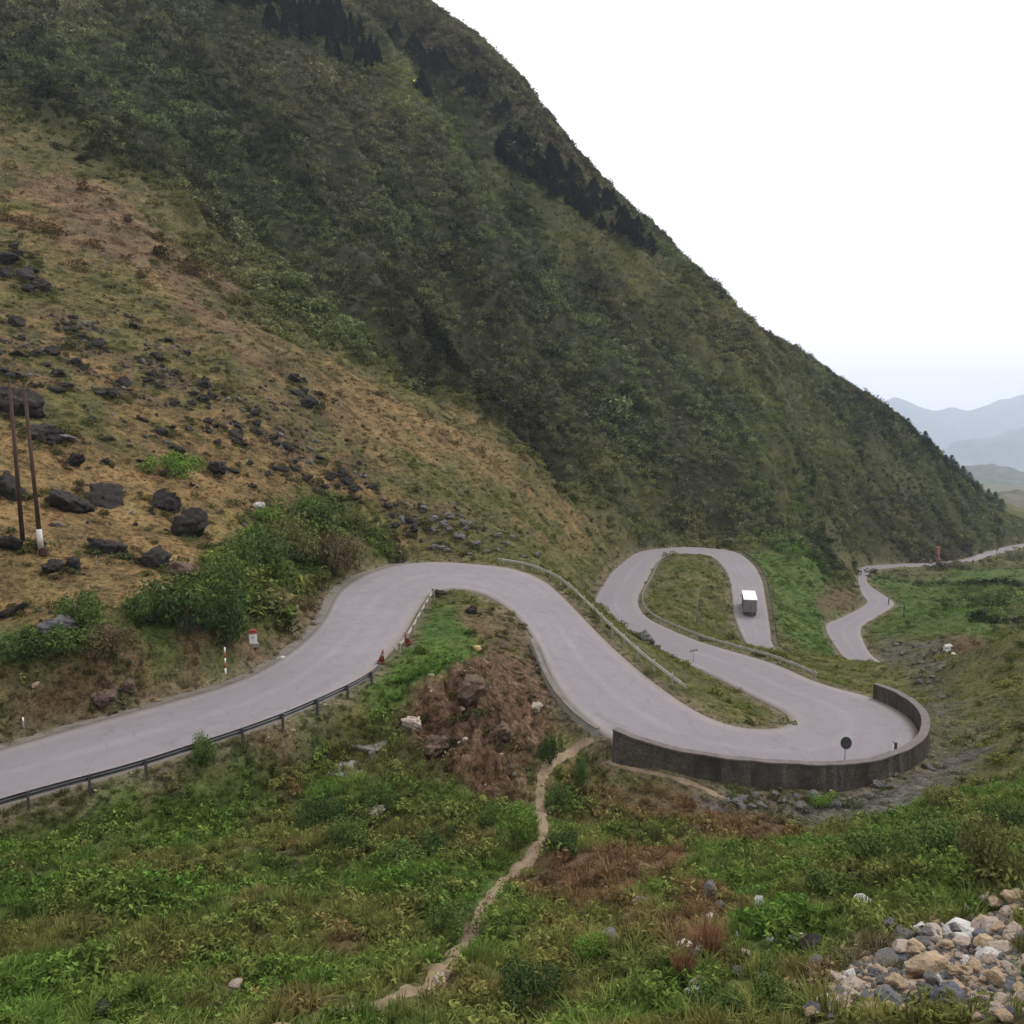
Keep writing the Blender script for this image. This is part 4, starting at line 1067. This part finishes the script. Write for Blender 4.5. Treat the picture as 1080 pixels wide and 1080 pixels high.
for a in [(193,598,26,20,M_BROWNROCK,'brown rock beside the angular black boulder'),(57,598,18,14,M_DARKROCK,'left of two small dark stones at the foot of the right pole'),(78,594,17,15,M_DARKROCK,'right of two small dark stones near the right pole'),
          (60,460,34,9,M_GREYROCK,'pale flat slab on the dark ledge behind the poles'),(273,534,14,8,M_WHITEROCK,'single white rock among green shrubs above the first bend'),
          (62,661,34,20,M_GREYROCK,'grey lilac rock among the bushes on the left bank'),(108,668,28,20,M_BROWNROCK,'brownish grey rock right of the lilac rock on the left bank'),
          (680,672,24,16,M_GREYROCK,'dark grey boulder lying at the edge of the middle leg of road'),(465,625,17,9,M_DARKROCK,'black rock at the top end of the short pale guardrail'),
          (497,643,13,11,M_DARKROCK,'small dark rock on the grassy crest inside the first bend'),(503,683,12,7,M_YELROCK,'pale yellow stone at the edge of the bright green grass'),
          (497,728,30,26,M_BROWNROCK,'dark brown rock set in the top of the earth cut'),(437,762,22,14,M_PINKROCK,'pale pinkish rock at the left side of the earth cut'),(455,785,36,24,M_BROWNROCK,'brown rock low in the earth cut'),
          (530,770,26,18,M_BROWNROCK,'brown rock on the right side of the earth cut'),(565,745,16,11,M_PINKROCK,'small pale stone beside the low parapet'),(395,857,22,12,M_PINKROCK,'pale pink rock below the culvert'),
          (230,668,10,7,M_PINKROCK,'small pale rock under the bush left of the kilometre stone'),(297,695,12,6,M_WHITEROCK,'white stone lying on the drain beside the road'),
          (135,722,18,12,M_BROWNROCK,'brown rock in the earth bank above the left road'),(110,735,22,12,M_BROWNROCK,'flat brown rock at the foot of the left bank'),
          (999,684,9,7,M_WHITEROCK,'left of two white rocks beside the orange earth heap'),(1006,690,7,5,M_WHITEROCK,'right of two white rocks beside the orange earth heap')]:
    rock(*a[:4], a[4], a[5])
# scattered dark boulders, each one a stone of its own
def in_poly(poly, n, seed):
    r = np.random.default_rng(seed); P = np.array(poly, float); out = []
    while len(out) < n:
        u = r.uniform(P[:, 0].min(), P[:, 0].max()); v = r.uniform(P[:, 1].min(), P[:, 1].max()); c = False
        for i in range(len(P)):
            (x1, y1), (x2, y2) = P[i], P[(i + 1) % len(P)]
            if (y1 > v) != (y2 > v) and u < (x2 - x1) * (v - y1) / (y2 - y1) + x1: c = not c
        if c: out.append((u, v))
    return out
r_ = np.random.default_rng(5)
for poly, n_, lab, grp, wr in [
    ([(0,330),(50,330),(130,370),(130,420),(60,420),(0,400)], 26, 'dark limestone boulder in the rocky patch above the pole tops', 'boulders above the pole tops', (8, 22)),
    ([(130,330),(180,355),(250,420),(330,470),(420,530),(480,565),(440,575),(380,555),(300,500),(220,460),(150,400)], 70, 'dark rock in the diagonal stony band crossing the dry slope', 'rocks of the diagonal stony band', (6, 17)),
    ([(60,430),(200,430),(270,470),(360,520),(330,545),(250,520),(120,500)], 26, 'small dark rock strewn in the tan grass right of the poles', 'small rocks in the tan grass', (6, 15)),
    ([(290,390),(330,400),(345,425),(320,430)], 8, 'dark rock in the small outcrop between tan field and stony band', 'rocks of the small outcrop', (10, 22)),
    ([(0,255),(20,260),(60,300),(40,310),(0,290)], 8, 'dark rock at the left edge under the scrub', 'rocks at the left edge', (12, 26)),
    ([(430,530),(560,560),(580,590),(460,585)], 26, 'grey rock in the rough ground just above the first bend', 'rocks above the first bend', (6, 14)),
    ([(500,640),(560,660),(580,720),(560,770),(520,700)], 22, 'small brown stone on the bare crest beside the first bend', 'stones on the bare crest', (4, 9)),
    ([(700,835),(860,835),(960,810),(1000,800),(900,850),(760,858)], 30, 'grey stone in the creek bed below the curved wall', 'stones in the creek bed', (6, 15)),
    ([(935,675),(985,680),(1000,740),(975,730)], 18, 'grey rock in the stony gully beyond the curved wall', 'rocks in the stony gully', (4, 9))]:
    for q, (u, v) in enumerate(in_poly(poly, n_, 100 + n_)):
        w = r_.uniform(*wr) * .86; m = M_DARKROCK if 'dark' in lab else (M_BROWNROCK if 'brown' in lab else M_GREYROCK)
        rock(u, v, w, w * r_.uniform(.45, .8), m, lab, grp, 'rock', 'rock')
for (u, v, w, h, m, lab) in [(802,950,11,13,M_WHITEROCK,'upright white stone in the reddish weeds left of the rubble'),(759,954,13,10,M_GREYROCK,'grey stone at the left end of the reddish weeds'),(913,953,22,15,M_WHITEROCK,'tilted white stone above the rubble heap'),
    (900,926,13,13,M_GREYROCK,'grey stone uphill of the tilted white one'),(927,966,16,13,M_YELROCK,'yellow stone just below the tilted white one'),(972,979,24,15,M_WHITEROCK,'white stone at the upper left edge of the rubble heap'),
    (1019,960,17,15,M_WHITEROCK,'topmost white stone of the rubble heap'),(1013,981,38,24,M_WHITEROCK,'largest white stone on top of the rubble heap'),(842,987,22,13,M_WHITEROCK,'white stone with a dark neighbour left of the rubble'),
    (853,996,32,20,M_DARKROCK,'dark grey stone left of the rubble heap'),(950,984,26,18,M_GREYROCK,'grey stone bordering the rubble on its upper side'),(880,1008,14,14,M_GREYROCK,'pale grey stone at the left tip of the rubble'),
    (848,1044,15,17,M_GREYROCK,'rounded grey stone at the lower left corner of the rubble'),(733,1047,20,15,M_WHITEROCK,'white stone near the bottom edge below the reddish weeds'),(737,1006,18,18,M_WHITEROCK,'white stone inside the reddish weeds'),
    (907,991,13,11,M_TANROCK,'small tan stone left of the rubble'),(977,1021,44,26,M_TANROCK,'big tan stone in the middle of the rubble heap'),(937,1053,34,30,M_BLUEROCK,'big blue-grey stone low in the rubble heap'),
    (998,1049,34,26,M_BLUEROCK,'big blue-grey stone right of the middle of the rubble'),(933,1014,38,18,M_GREYROCK,'long grey stone at the left flank of the rubble'),(590,898,9,7,M_WHITEROCK,'tiny white stone beside the footpath bend'),
    (648,1060,13,12,M_WHITEROCK,'white stone in the green weeds near the bottom middle'),(642,988,26,18,M_GREYROCK,'grey stone in grass right of the footpath'),(680,953,26,13,M_GREYROCK,'low grey stone in grass above the footpath end'),
    (747,940,20,18,M_GREYROCK,'rounded grey stone above the reddish weeds'),(218,975,16,11,M_GREYROCK,'pale grey stone in the left meadow'),(275,956,20,12,M_DARKROCK,'dark stone right of the pale one in the left meadow'),
    (246,1038,16,10,M_PINKROCK,'pinkish stone low in the left meadow'),(107,1064,18,18,M_DARKROCK,'dark stone at the lower left of the meadow'),(462,1033,20,14,M_PINKROCK,'pinkish stone lying on the footpath')]:
    rock(u, v, w * .84, h * .84, m, lab, None, 'stone', 'stone', .22)
# weeds and small shrubs growing round the feet of the rocks
rk = np.array(ROCKS); kk = np.repeat(np.arange(len(rk)), 7); aa = RNG.uniform(0, 6.283, len(kk)); rr = rk[kk, 3] * RNG.uniform(.8, 1.35, len(kk))
x = rk[kk, 0] + rr * np.cos(aa); y = rk[kk, 1] + rr * np.sin(aa); keep_ = np.hypot(x, y) > 30
x, y, kk = x[keep_], y[keep_], kk[keep_]
s = np.clip(rk[kk, 3] * RNG.uniform(.2, .6, len(kk)), .12, .7)
scatter('rock_foot_shrubs', bushes, np.stack([x, y, sample(Z, x, y) - .15 * s], 1), np.column_stack([s, s, s * .75]), np.array([.075, .075, .03])[None] * np.exp(RNG.normal(0, .4, (len(s), 1))) * np.array([1, 1, 1]) * (1 + RNG.normal(0, .12, (len(s), 3))))
# the rubble heap
kinds = [(M_TANROCK,'tan',.30),(M_PINKROCK,'pinkish',.30),(M_WHITEROCK,'whitish',.10),(M_GREYROCK,'grey',.16),(M_BLUEROCK,'blue-grey',.14)]
cnt = 0
for q, (u, v) in enumerate(in_poly(HEAP, 230, 77)):
    x = r_.random(); acc = 0
    for m, cn, pr in kinds:
        acc += pr
        if x <= acc: break
    w = (6 + 14 * r_.random() ** 1.8) * (1 if q % 7 else 1.35); h = w * r_.uniform(.55, .85)
    p = at_ground(u, min(v, 1084)); p[2] += (q % 4) * .035
    rock(u, v, w, h, m, cn + ' broken stone among many in the rubble heap', cn + ' stones of the rubble heap', 'stone', 'stone', .25, p)
for q, (u, v) in enumerate(in_poly([(690,975),(800,935),(930,930),(1080,905),(1080,950),(1000,970),(930,1000),(850,1045),(720,1070)], 32, 31)):
    w = r_.uniform(7, 16); m, cn = [(M_WHITEROCK, 'white'), (M_GREYROCK, 'grey'), (M_PINKROCK, 'pale pinkish')][q % 3]
    rock(u, v, w, w * .7, m, cn + ' stone lying loose in the grass left of and above the rubble heap', 'loose ' + cn + ' stones in the grass', 'stone', 'stone', .2)
# small chips between them and elsewhere
chips = []
for m in (M_TANROCK, M_GREYROCK, M_PINKROCK): chips.append(proto('stone_chip', rock_mesh('stone_chip', 300 + len(chips), 8, 2, .15, m)))
dens = heapw * 150 + W['earth'] * .8 * near_ + W['dirt'] * near_ * 1.0
pos, i, j = sow(dens, 9000)
s = RNG.uniform(.03, .11, len(pos)) ** 1.0 * np.clip(GR_[i, j] / 20, 1, 2.5)
scatter('gravel', chips, pos, s, np.ones((len(pos), 3)))
gch = [proto('creek_pebble', rock_mesh('creek_pebble', 340 + k, 8, 2, .2, m)) for k, m in enumerate((M_GREYROCK, M_GREYROCK, M_BROWNROCK))]
pos, i, j = sow(W['gravel'] * 2.2 * (.3 + blobs(3, 131, -.2, .3)), 3000)
scatter('creek_gravel', gch, pos, RNG.uniform(.03, .14, len(pos)), np.ones((len(pos), 3)))
dchips = [proto('slope_stone', rock_mesh('slope_stone', 320 + k, 8, 2, .15, m)) for k, m in enumerate((M_DARKROCK, M_BROWNROCK, M_DARKROCK, M_GREYROCK))]
dens = (SLOPE * (.03 + .12 * blobs(9, 130, .05, .35)) + BAND * 1.3) * (1 - MOUNT) * FREE
pos, i, j = sow(dens, 9000)
scatter('slope_stones', dchips, pos, RNG.uniform(.08, .34, len(pos)) * (1 + .9 * BAND[i, j] * RNG.random(len(pos))), np.ones((len(pos), 3)))

# ------------------------------------------------------------------ single bushes and trees
BUSH = [(leaf_mesh('foliage', 2200, 1.0, 1.0, .062, M_LEAF_O, 11)) for _ in range(4)]
TUFTM = [tuft_mesh('foliage', 160, .9, 1.0, .02, M_LEAF_O, .7) for _ in range(2)]
STEM = None
def stem_mesh():
    V = []; F = []
    for b_ in range(5):
        a = b_ * 1.257 + .3; p0 = np.array([.05 * math.cos(a), .05 * math.sin(a), -.15]); p1 = np.array([.5 * math.cos(a), .5 * math.sin(a), .75])
        k0 = len(V)
        for (p, r) in ((p0, .05), ((p0 + p1) / 2 + np.array([0, 0, .1]), .032), (p1, .012)):
            for s in range(5): V.append((p[0] + r * math.cos(s * 1.257), p[1] + r * math.sin(s * 1.257), p[2]))
        for l in range(2):
            for s in range(5):
                F.append((k0 + l * 5 + s, k0 + l * 5 + (s + 1) % 5, k0 + (l + 1) * 5 + (s + 1) % 5, k0 + (l + 1) * 5 + s))
    me = D.meshes.new('stem'); me.from_pydata(V, [], F); me.materials.append(M_BARK); return me
STEM = stem_mesh()
GREEN, DEEP, BRIGHT, BROWN, OLIVE = (.085, .125, .035), (.05, .08, .026), (.11, .18, .035), (.12, .095, .05), (.125, .13, .045)
def bush(u, v, wpx, hpx, col, label, kind='bush', group=None, me=None, p=None):
    p = at_ground(u, v + hpx * .45) if p is None else p
    d = np.linalg.norm(p); w = wpx * d / FPX / 2; h = hpx * d / FPX
    o = empty(kind, p, RNG.uniform(0, 6.28)); tag(o, label, 'grass tuft' if kind == 'grass_tuft' else kind, group)
    f = link(D.objects.new('foliage', me or BUSH[RNG.integers(0, 4)]), o); w *= .85; f.scale = (w, w, h * .72); f.color = (*col, 1)
    if kind != 'grass_tuft':
        s_ = link(D.objects.new('stem', STEM), o); s_.scale = (w, w, h * .66)
    return o
for a in [(185,490,62,30,BRIGHT,'light green spreading bush in tan grass above the black boulders'),(195,636,100,62,DEEP,'big dark green bush hanging over the roadside bank'),(150,640,50,40,GREEN,'green bush at the left of the big dark one on the bank'),
    (238,650,60,60,DEEP,'dark bush just left of the kilometre stone'),(85,642,46,42,GREEN,'bright bush above the lilac rock on the left bank'),(30,680,52,34,DEEP,'dark low bush at the far left of the bank'),(70,675,60,34,GREEN,'bush in front of the lilac rock on the left bank'),(115,672,50,34,BROWN,'brownish bush at the right end of the left bank thicket'),
    (215,794,32,40,GREEN,'small green bush growing up through the dark guardrail'),(300,565,70,56,OLIVE,'large olive bush on the bank above the first bend'),(350,580,64,60,BROWN,'brownish bush on the bank left of the first bend'),(270,575,60,50,GREEN,'green bush between the boulders and the first bend'),(240,600,50,46,GREEN,'green bush left of the olive one on the bank'),(320,535,50,30,GREEN,'flat green bush behind the olive bush'),(285,545,40,26,BRIGHT,'bright green bush beside the single white rock'),
    (375,548,40,30,OLIVE,'olive bush at the top of the bank near the first bend'),
    (461,890,34,34,DEEP,'dark round bush in the meadow left of the footpath'),(545,868,44,46,BRIGHT,'bright green bush close to the left of the footpath'),(515,862,34,30,GREEN,'green bush beside the bright one left of the footpath'),(593,887,36,28,DEEP,'dark green bush on the right of the footpath bend'),(612,815,22,46,GREEN,'tall narrow bush right of the footpath top'),(580,790,22,40,DEEP,'dark bush below the low parapet'),(590,840,28,34,GREEN,'green bush in the middle of the footpath right side'),
    (340,855,50,36,DEEP,'dark bush under the culvert'),(400,840,40,36,GREEN,'green bush right below the culvert slab'),(370,880,50,40,GREEN,'leafy bush in the meadow below the culvert'),(430,900,60,30,GREEN,'low wide bush below the earth cut'),
    (985,885,70,46,GREEN,'green bush on the slope at the right between creek and rubble'),(930,895,60,40,GREEN,'low green bush left of the right slope bushes'),(1040,900,60,60,OLIVE,'olive bush near the right edge above the rubble'),(1065,865,40,34,DEEP,'dark bush at the right edge'),(1000,845,50,30,OLIVE,'olive bush at the creek side on the right'),(870,845,30,14,BRIGHT,'small bright bush in the creek bed under the wall'),
    (870,930,50,36,GREEN,'green bush left of the white tilted stone'),(560,1040,70,46,DEEP,'dark leafy bush at the bottom middle'),(480,970,50,34,GREEN,'green bush right of the lower footpath'),(620,1000,44,30,BRIGHT,'bright leafy bush right of the lower footpath near the grey stone'),(820,1050,60,46,GREEN,'green bush at the bottom just left of the rubble'),(760,1065,60,40,DEEP,'dark leafy bush at the bottom below the reddish weeds')]:
    bush(*a)
for a in [(690,872,30,48,OLIVE,'tall olive grass tuft alone in the brown weeds below the wall'),(745,985,60,50,(.20,.10,.055),'reddish dry grass tuft around the white stone'),(720,1015,50,40,(.19,.10,.055),'reddish dry grass tuft at the lower end of the rusty patch'),(785,960,40,36,(.18,.10,.05),'reddish dry grass tuft beside the upright white stone'),(640,915,50,22,(.22,.14,.07),'pale dry grass tuft on the ridge above the grey stones'),(700,918,60,22,(.22,.14,.07),'wide pale dry grass tuft left of the rusty patch')]:
    bush(*a[:6], 'grass_tuft', None, TUFTM[RNG.integers(0, 2)])

# conifers in planted rows
def conifer_meshes(seed):
    r = np.random.default_rng(seed); Vs = []
    n = 420
    t = r.random(n) ** .8; ang = r.uniform(0, 6.283, n); rr = (1 - t) * .30 * (.55 + .45 * ((t * 9) % 1)) * r.uniform(.5, 1.1, n) + .02
    C = np.stack([rr * np.cos(ang), rr * np.sin(ang), .10 + t * .9], 1)
    out = np.stack([np.cos(ang), np.sin(ang), np.full(n, -.35)], 1); sd = np.stack([-np.sin(ang), np.cos(ang), np.zeros(n)], 1)
    s = (.035 + .05 * (1 - t))[:, None]
    V = np.stack([C - out * s, C - sd * s * .6, C + out * s, C + sd * s * .6], 1).reshape(-1, 3)
    cr = np_mesh('crown', V, np.arange(4 * n).reshape(-1, 4), M_LEAF_O, False)
    V = []; F = []
    for z, q in ((-.05, .022), (.5, .014), (.97, .003)):
        for k in range(6): V.append((q * math.cos(k * 1.047), q * math.sin(k * 1.047), z))
    for l in range(2):
        for k in range(6): F.append((l * 6 + k, l * 6 + (k + 1) % 6, l * 6 + 6 + (k + 1) % 6, l * 6 + 6 + k))
    tm = D.meshes.new('trunk'); tm.from_pydata(V, [], F); tm.materials.append(M_BARK)
    return cr, tm
CON = [conifer_meshes(k) for k in range(3)]
def conifer(u, v, hpx, label, group, col=(.034, .048, .028), wide=1.0):
    p = at_ground(u, v); h = hpx * np.linalg.norm(p) / FPX
    o = empty('conifer', p, RNG.uniform(0, 6.28)); tag(o, label, 'conifer', group)
    cr, tm = CON[RNG.integers(0, 3)]
    c = link(D.objects.new('crown', cr), o); c.scale = (h * wide, h * wide, h); c.color = (*(np.array(col) * RNG.uniform(.75, 1.25)), 1)
    t_ = link(D.objects.new('trunk', tm), o); t_.scale = (h, h, h)
def inland(v): return v
for poly, n_, hp, lab, grp in [
    ([(225,2),(330,2),(372,32),(404,72),(398,86),(365,76),(325,58),(285,38),(250,18)], 75, (15, 26), 'dark conifer of the plantation strip at the top left of the mountain', 'conifers of the upper plantation strip'),
    ([(520,148),(545,148),(600,182),(640,212),(684,254),(690,272),(655,258),(615,230),(565,200),(522,172)], 120, (10, 17), 'dark conifer of the long row below the skyline in mid mountain', 'conifers of the row below the skyline'),
    ([(405,38),(430,46),(520,100),(548,122),(530,126),(470,92),(420,66)], 30, (9, 15), 'small hazy conifer of the faint row near the summit', 'conifers of the faint summit row')]:
    for (u, v) in in_poly(poly, n_, 200 + n_): conifer(u, v, r_.uniform(*hp), lab, grp, wide=1.0 if n_ == 75 else 1.7)
def ridge_v(u): return float(np.interp(u, [p[0] for p in RIDGE], [p[1] for p in RIDGE]))
for u, hp in [(932,9),(941,8),(957,12),(962,10),(966,9),(975,14),(980,12),(988,11),(997,10),(1003,13),(1008,11),(1015,12),(1022,11),(1030,9),(1042,10),(1049,12),(1056,10),(905,7),(880,7),(850,6),(812,6),(760,6)]:
    conifer(u, ridge_v(u) + 7, hp * 1.15, 'small dark tree standing on the lower skyline of the mountain', 'trees on the skyline', (.045, .062, .032), 2.1)
for (u, v, hp) in [(445,100,20),(452,106,16)]:
    conifer(u, v, hp, 'lone green tree in the pale grass below the summit row', 'lone trees below the summit row', (.04, .06, .025), 1.4)

# ------------------------------------------------------------------ far hills
def far_hill(prof, dist, depth, base, seed, mat):
    us = [p[0] for p in prof]; vs = [p[1] for p in prof]
    U = np.linspace(us[0], us[-1], 160); K_ = np.linspace(-1, 1, 40)
    tops = np.interp(np.linspace(us[0], us[-1], 190), us, vs); tops = np.convolve(tops, np.hanning(9) / np.hanning(9).sum(), 'same'); tops = np.interp(U, np.linspace(us[0], us[-1], 190)[5:-5], tops[5:-5])
    V = []
    for k in K_:
        for u, v in zip(U, tops):
            q = at_y(u, v, dist); r = math.hypot(q[0], q[1]); s = (r + k * depth) / r
            V.append((q[0] * s, q[1] * s, q[2]))
    V = np.array(V); bell = np.repeat(np.cos(K_ * math.pi / 2) ** 1.2, len(U))
    zt = V[:, 2]; nz = fbm(V[:, 0] / (depth * .5), V[:, 1] / (depth * .5), 5, seed)
    V[:, 2] = base + (zt - base) * bell + nz * depth * .09 * (bell < .97) + fbm(V[:, 0] / 60, V[:, 1] / 60, 3, seed) * 8
    ix = np.arange(len(V)).reshape(40, 160)
    q = np.stack([ix[:-1, :-1], ix[1:, :-1], ix[1:, 1:], ix[:-1, 1:]], -1).reshape(-1, 4)[:, ::-1]
    tag(link(D.objects.new('hills', np_mesh('hills', V, q, mat))), kind='structure')
M_HILL = simple('wooded_hill', (.05, .058, .035), .4, .008, .95, .3, 4)
far_hill([(700,470),(780,440),(850,452),(900,441),(928,425),(945,418),(965,427),(985,434),(1005,429),(1020,434),(1045,426),(1080,416),(1130,402),(1200,420)], 9300, 1100, -420, 5, M_HILL)
far_hill([(900,520),(960,492),(985,479),(1012,468),(1040,462),(1080,453),(1130,440),(1220,450)], 6600, 1000, -370, 9, M_HILL)
far_hill([(960,530),(1000,512),(1022,502),(1048,496),(1068,500),(1090,508),(1140,500),(1200,520)], 2600, 420, -190, 15, M_HILL)
far_hill([(960,575),(1000,556),(1035,536),(1058,523),(1075,525),(1100,530),(1140,518),(1220,512)], 900, 130, -115, 19, simple('dry_spur', (.075, .066, .042), .4, .02, .95, .3, 2))

# ------------------------------------------------------------------ haze
zmax = float(max(Z.max(), 480)) + 8; zmin = float(Z.min()) - 30
hm = D.materials.new('haze_air'); hm.use_nodes = True; nt = hm.node_tree; nt.nodes.clear()
ho = nt.nodes.new('ShaderNodeOutputMaterial'); pv = nt.nodes.new('ShaderNodeVolumePrincipled')
pv.inputs['Color'].default_value = (.74, .84, 1.0, 1); pv.inputs['Density'].default_value = HAZE; pv.inputs['Anisotropy'].default_value = .2
nt.links.new(pv.outputs[0], ho.inputs['Volume'])
S_ = 10700
hz = mesh_obj('haze', [(x, y, z) for z in (zmin, zmax) for x, y in ((-S_, -S_), (S_, -S_), (S_, S_), (-S_, S_))], [(0,3,2,1),(4,5,6,7),(0,1,5,4),(1,2,6,5),(2,3,7,6),(3,0,4,7)], hm)
tag(hz, kind='stuff')
print('zmin', zmin, 'zmax', zmax)


# ------------------------------------------------------------------ camera, light, air
def finish():
    cam = D.cameras.new('camera'); co = link(D.objects.new('camera', cam))
    cam.sensor_width = 36; cam.sensor_fit = 'HORIZONTAL'; cam.lens = FPX / 1080 * 36
    co.location = (0, 0, 0); co.rotation_euler = (math.pi / 2 - PITCH, 0, 0)
    cam.clip_start = .1; cam.clip_end = 30000
    SC.camera = co
    el, rot = math.radians(52), math.radians(60)
    sun = D.lights.new('sun', 'SUN'); sun.energy = 1.5; sun.angle = math.radians(18); sun.color = (1, .95, .88)
    so = link(D.objects.new('sun', sun))
    # azimuth measured from +y towards +x
    so.rotation_euler = (math.pi / 2 - el, 0, math.pi - rot)
    so.location = (0, 0, 300)
    w = D.worlds.new('World'); SC.world = w; w.use_nodes = True
    nt = w.node_tree; nt.nodes.clear()
    o = nt.nodes.new('ShaderNodeOutputWorld'); bg = nt.nodes.new('ShaderNodeBackground')
    sky = nt.nodes.new('ShaderNodeTexSky'); sky.sky_type = 'NISHITA'; sky.sun_disc = False
    sky.sun_elevation = el; sky.sun_rotation = rot; sky.dust_density = 6; sky.air_density = 1.5; sky.altitude = 900
    geo = nt.nodes.new('ShaderNodeNewGeometry'); sep = nt.nodes.new('ShaderNodeSeparateXYZ')
    nt.links.new(geo.outputs['Incoming'], sep.inputs[0])
    # overcast layer: white cloud, faintly lavender-blue towards the horizon
    neg = nt.nodes.new('ShaderNodeMath'); neg.operation = 'MULTIPLY'; neg.inputs[1].default_value = -1
    nt.links.new(sep.outputs['Z'], neg.inputs[0])
    rp = nt.nodes.new('ShaderNodeValToRGB'); cr = rp.color_ramp
    cr.elements[0].position = 0.0; cr.elements[0].color = (.74, .72, .84, 1)
    cr.elements[1].position = .45; cr.elements[1].color = (1, 1, 1, 1)
    e = cr.elements.new(.06); e.color = (.78, .76, .87, 1)
    e = cr.elements.new(.20); e.color = (.94, .92, .99, 1)
    nt.links.new(neg.outputs[0], rp.inputs[0])
    sc = nt.nodes.new('ShaderNodeVectorMath'); sc.operation = 'SCALE'; sc.inputs['Scale'].default_value = 13.5
    nt.links.new(rp.outputs[0], sc.inputs[0])
    mx = nt.nodes.new('ShaderNodeMix'); mx.data_type = 'RGBA'; mx.inputs[0].default_value = .9
    nt.links.new(sky.outputs[0], mx.inputs[6]); nt.links.new(sc.outputs[0], mx.inputs[7])
    nt.links.new(mx.outputs[2], bg.inputs['Color']); bg.inputs['Strength'].default_value = .1
    nt.links.new(bg.outputs[0], o.inputs['Surface'])
    SC.view_settings.view_transform = 'Standard'; SC.view_settings.look = 'None'; SC.view_settings.exposure = 0.36; SC.view_settings.gamma = 1
    SC.cycles.max_bounces = 6; SC.cycles.diffuse_bounces = 3; SC.cycles.volume_bounces = 1; SC.cycles.transparent_max_bounces = 4
    SC.cycles.use_denoising = True
finish()
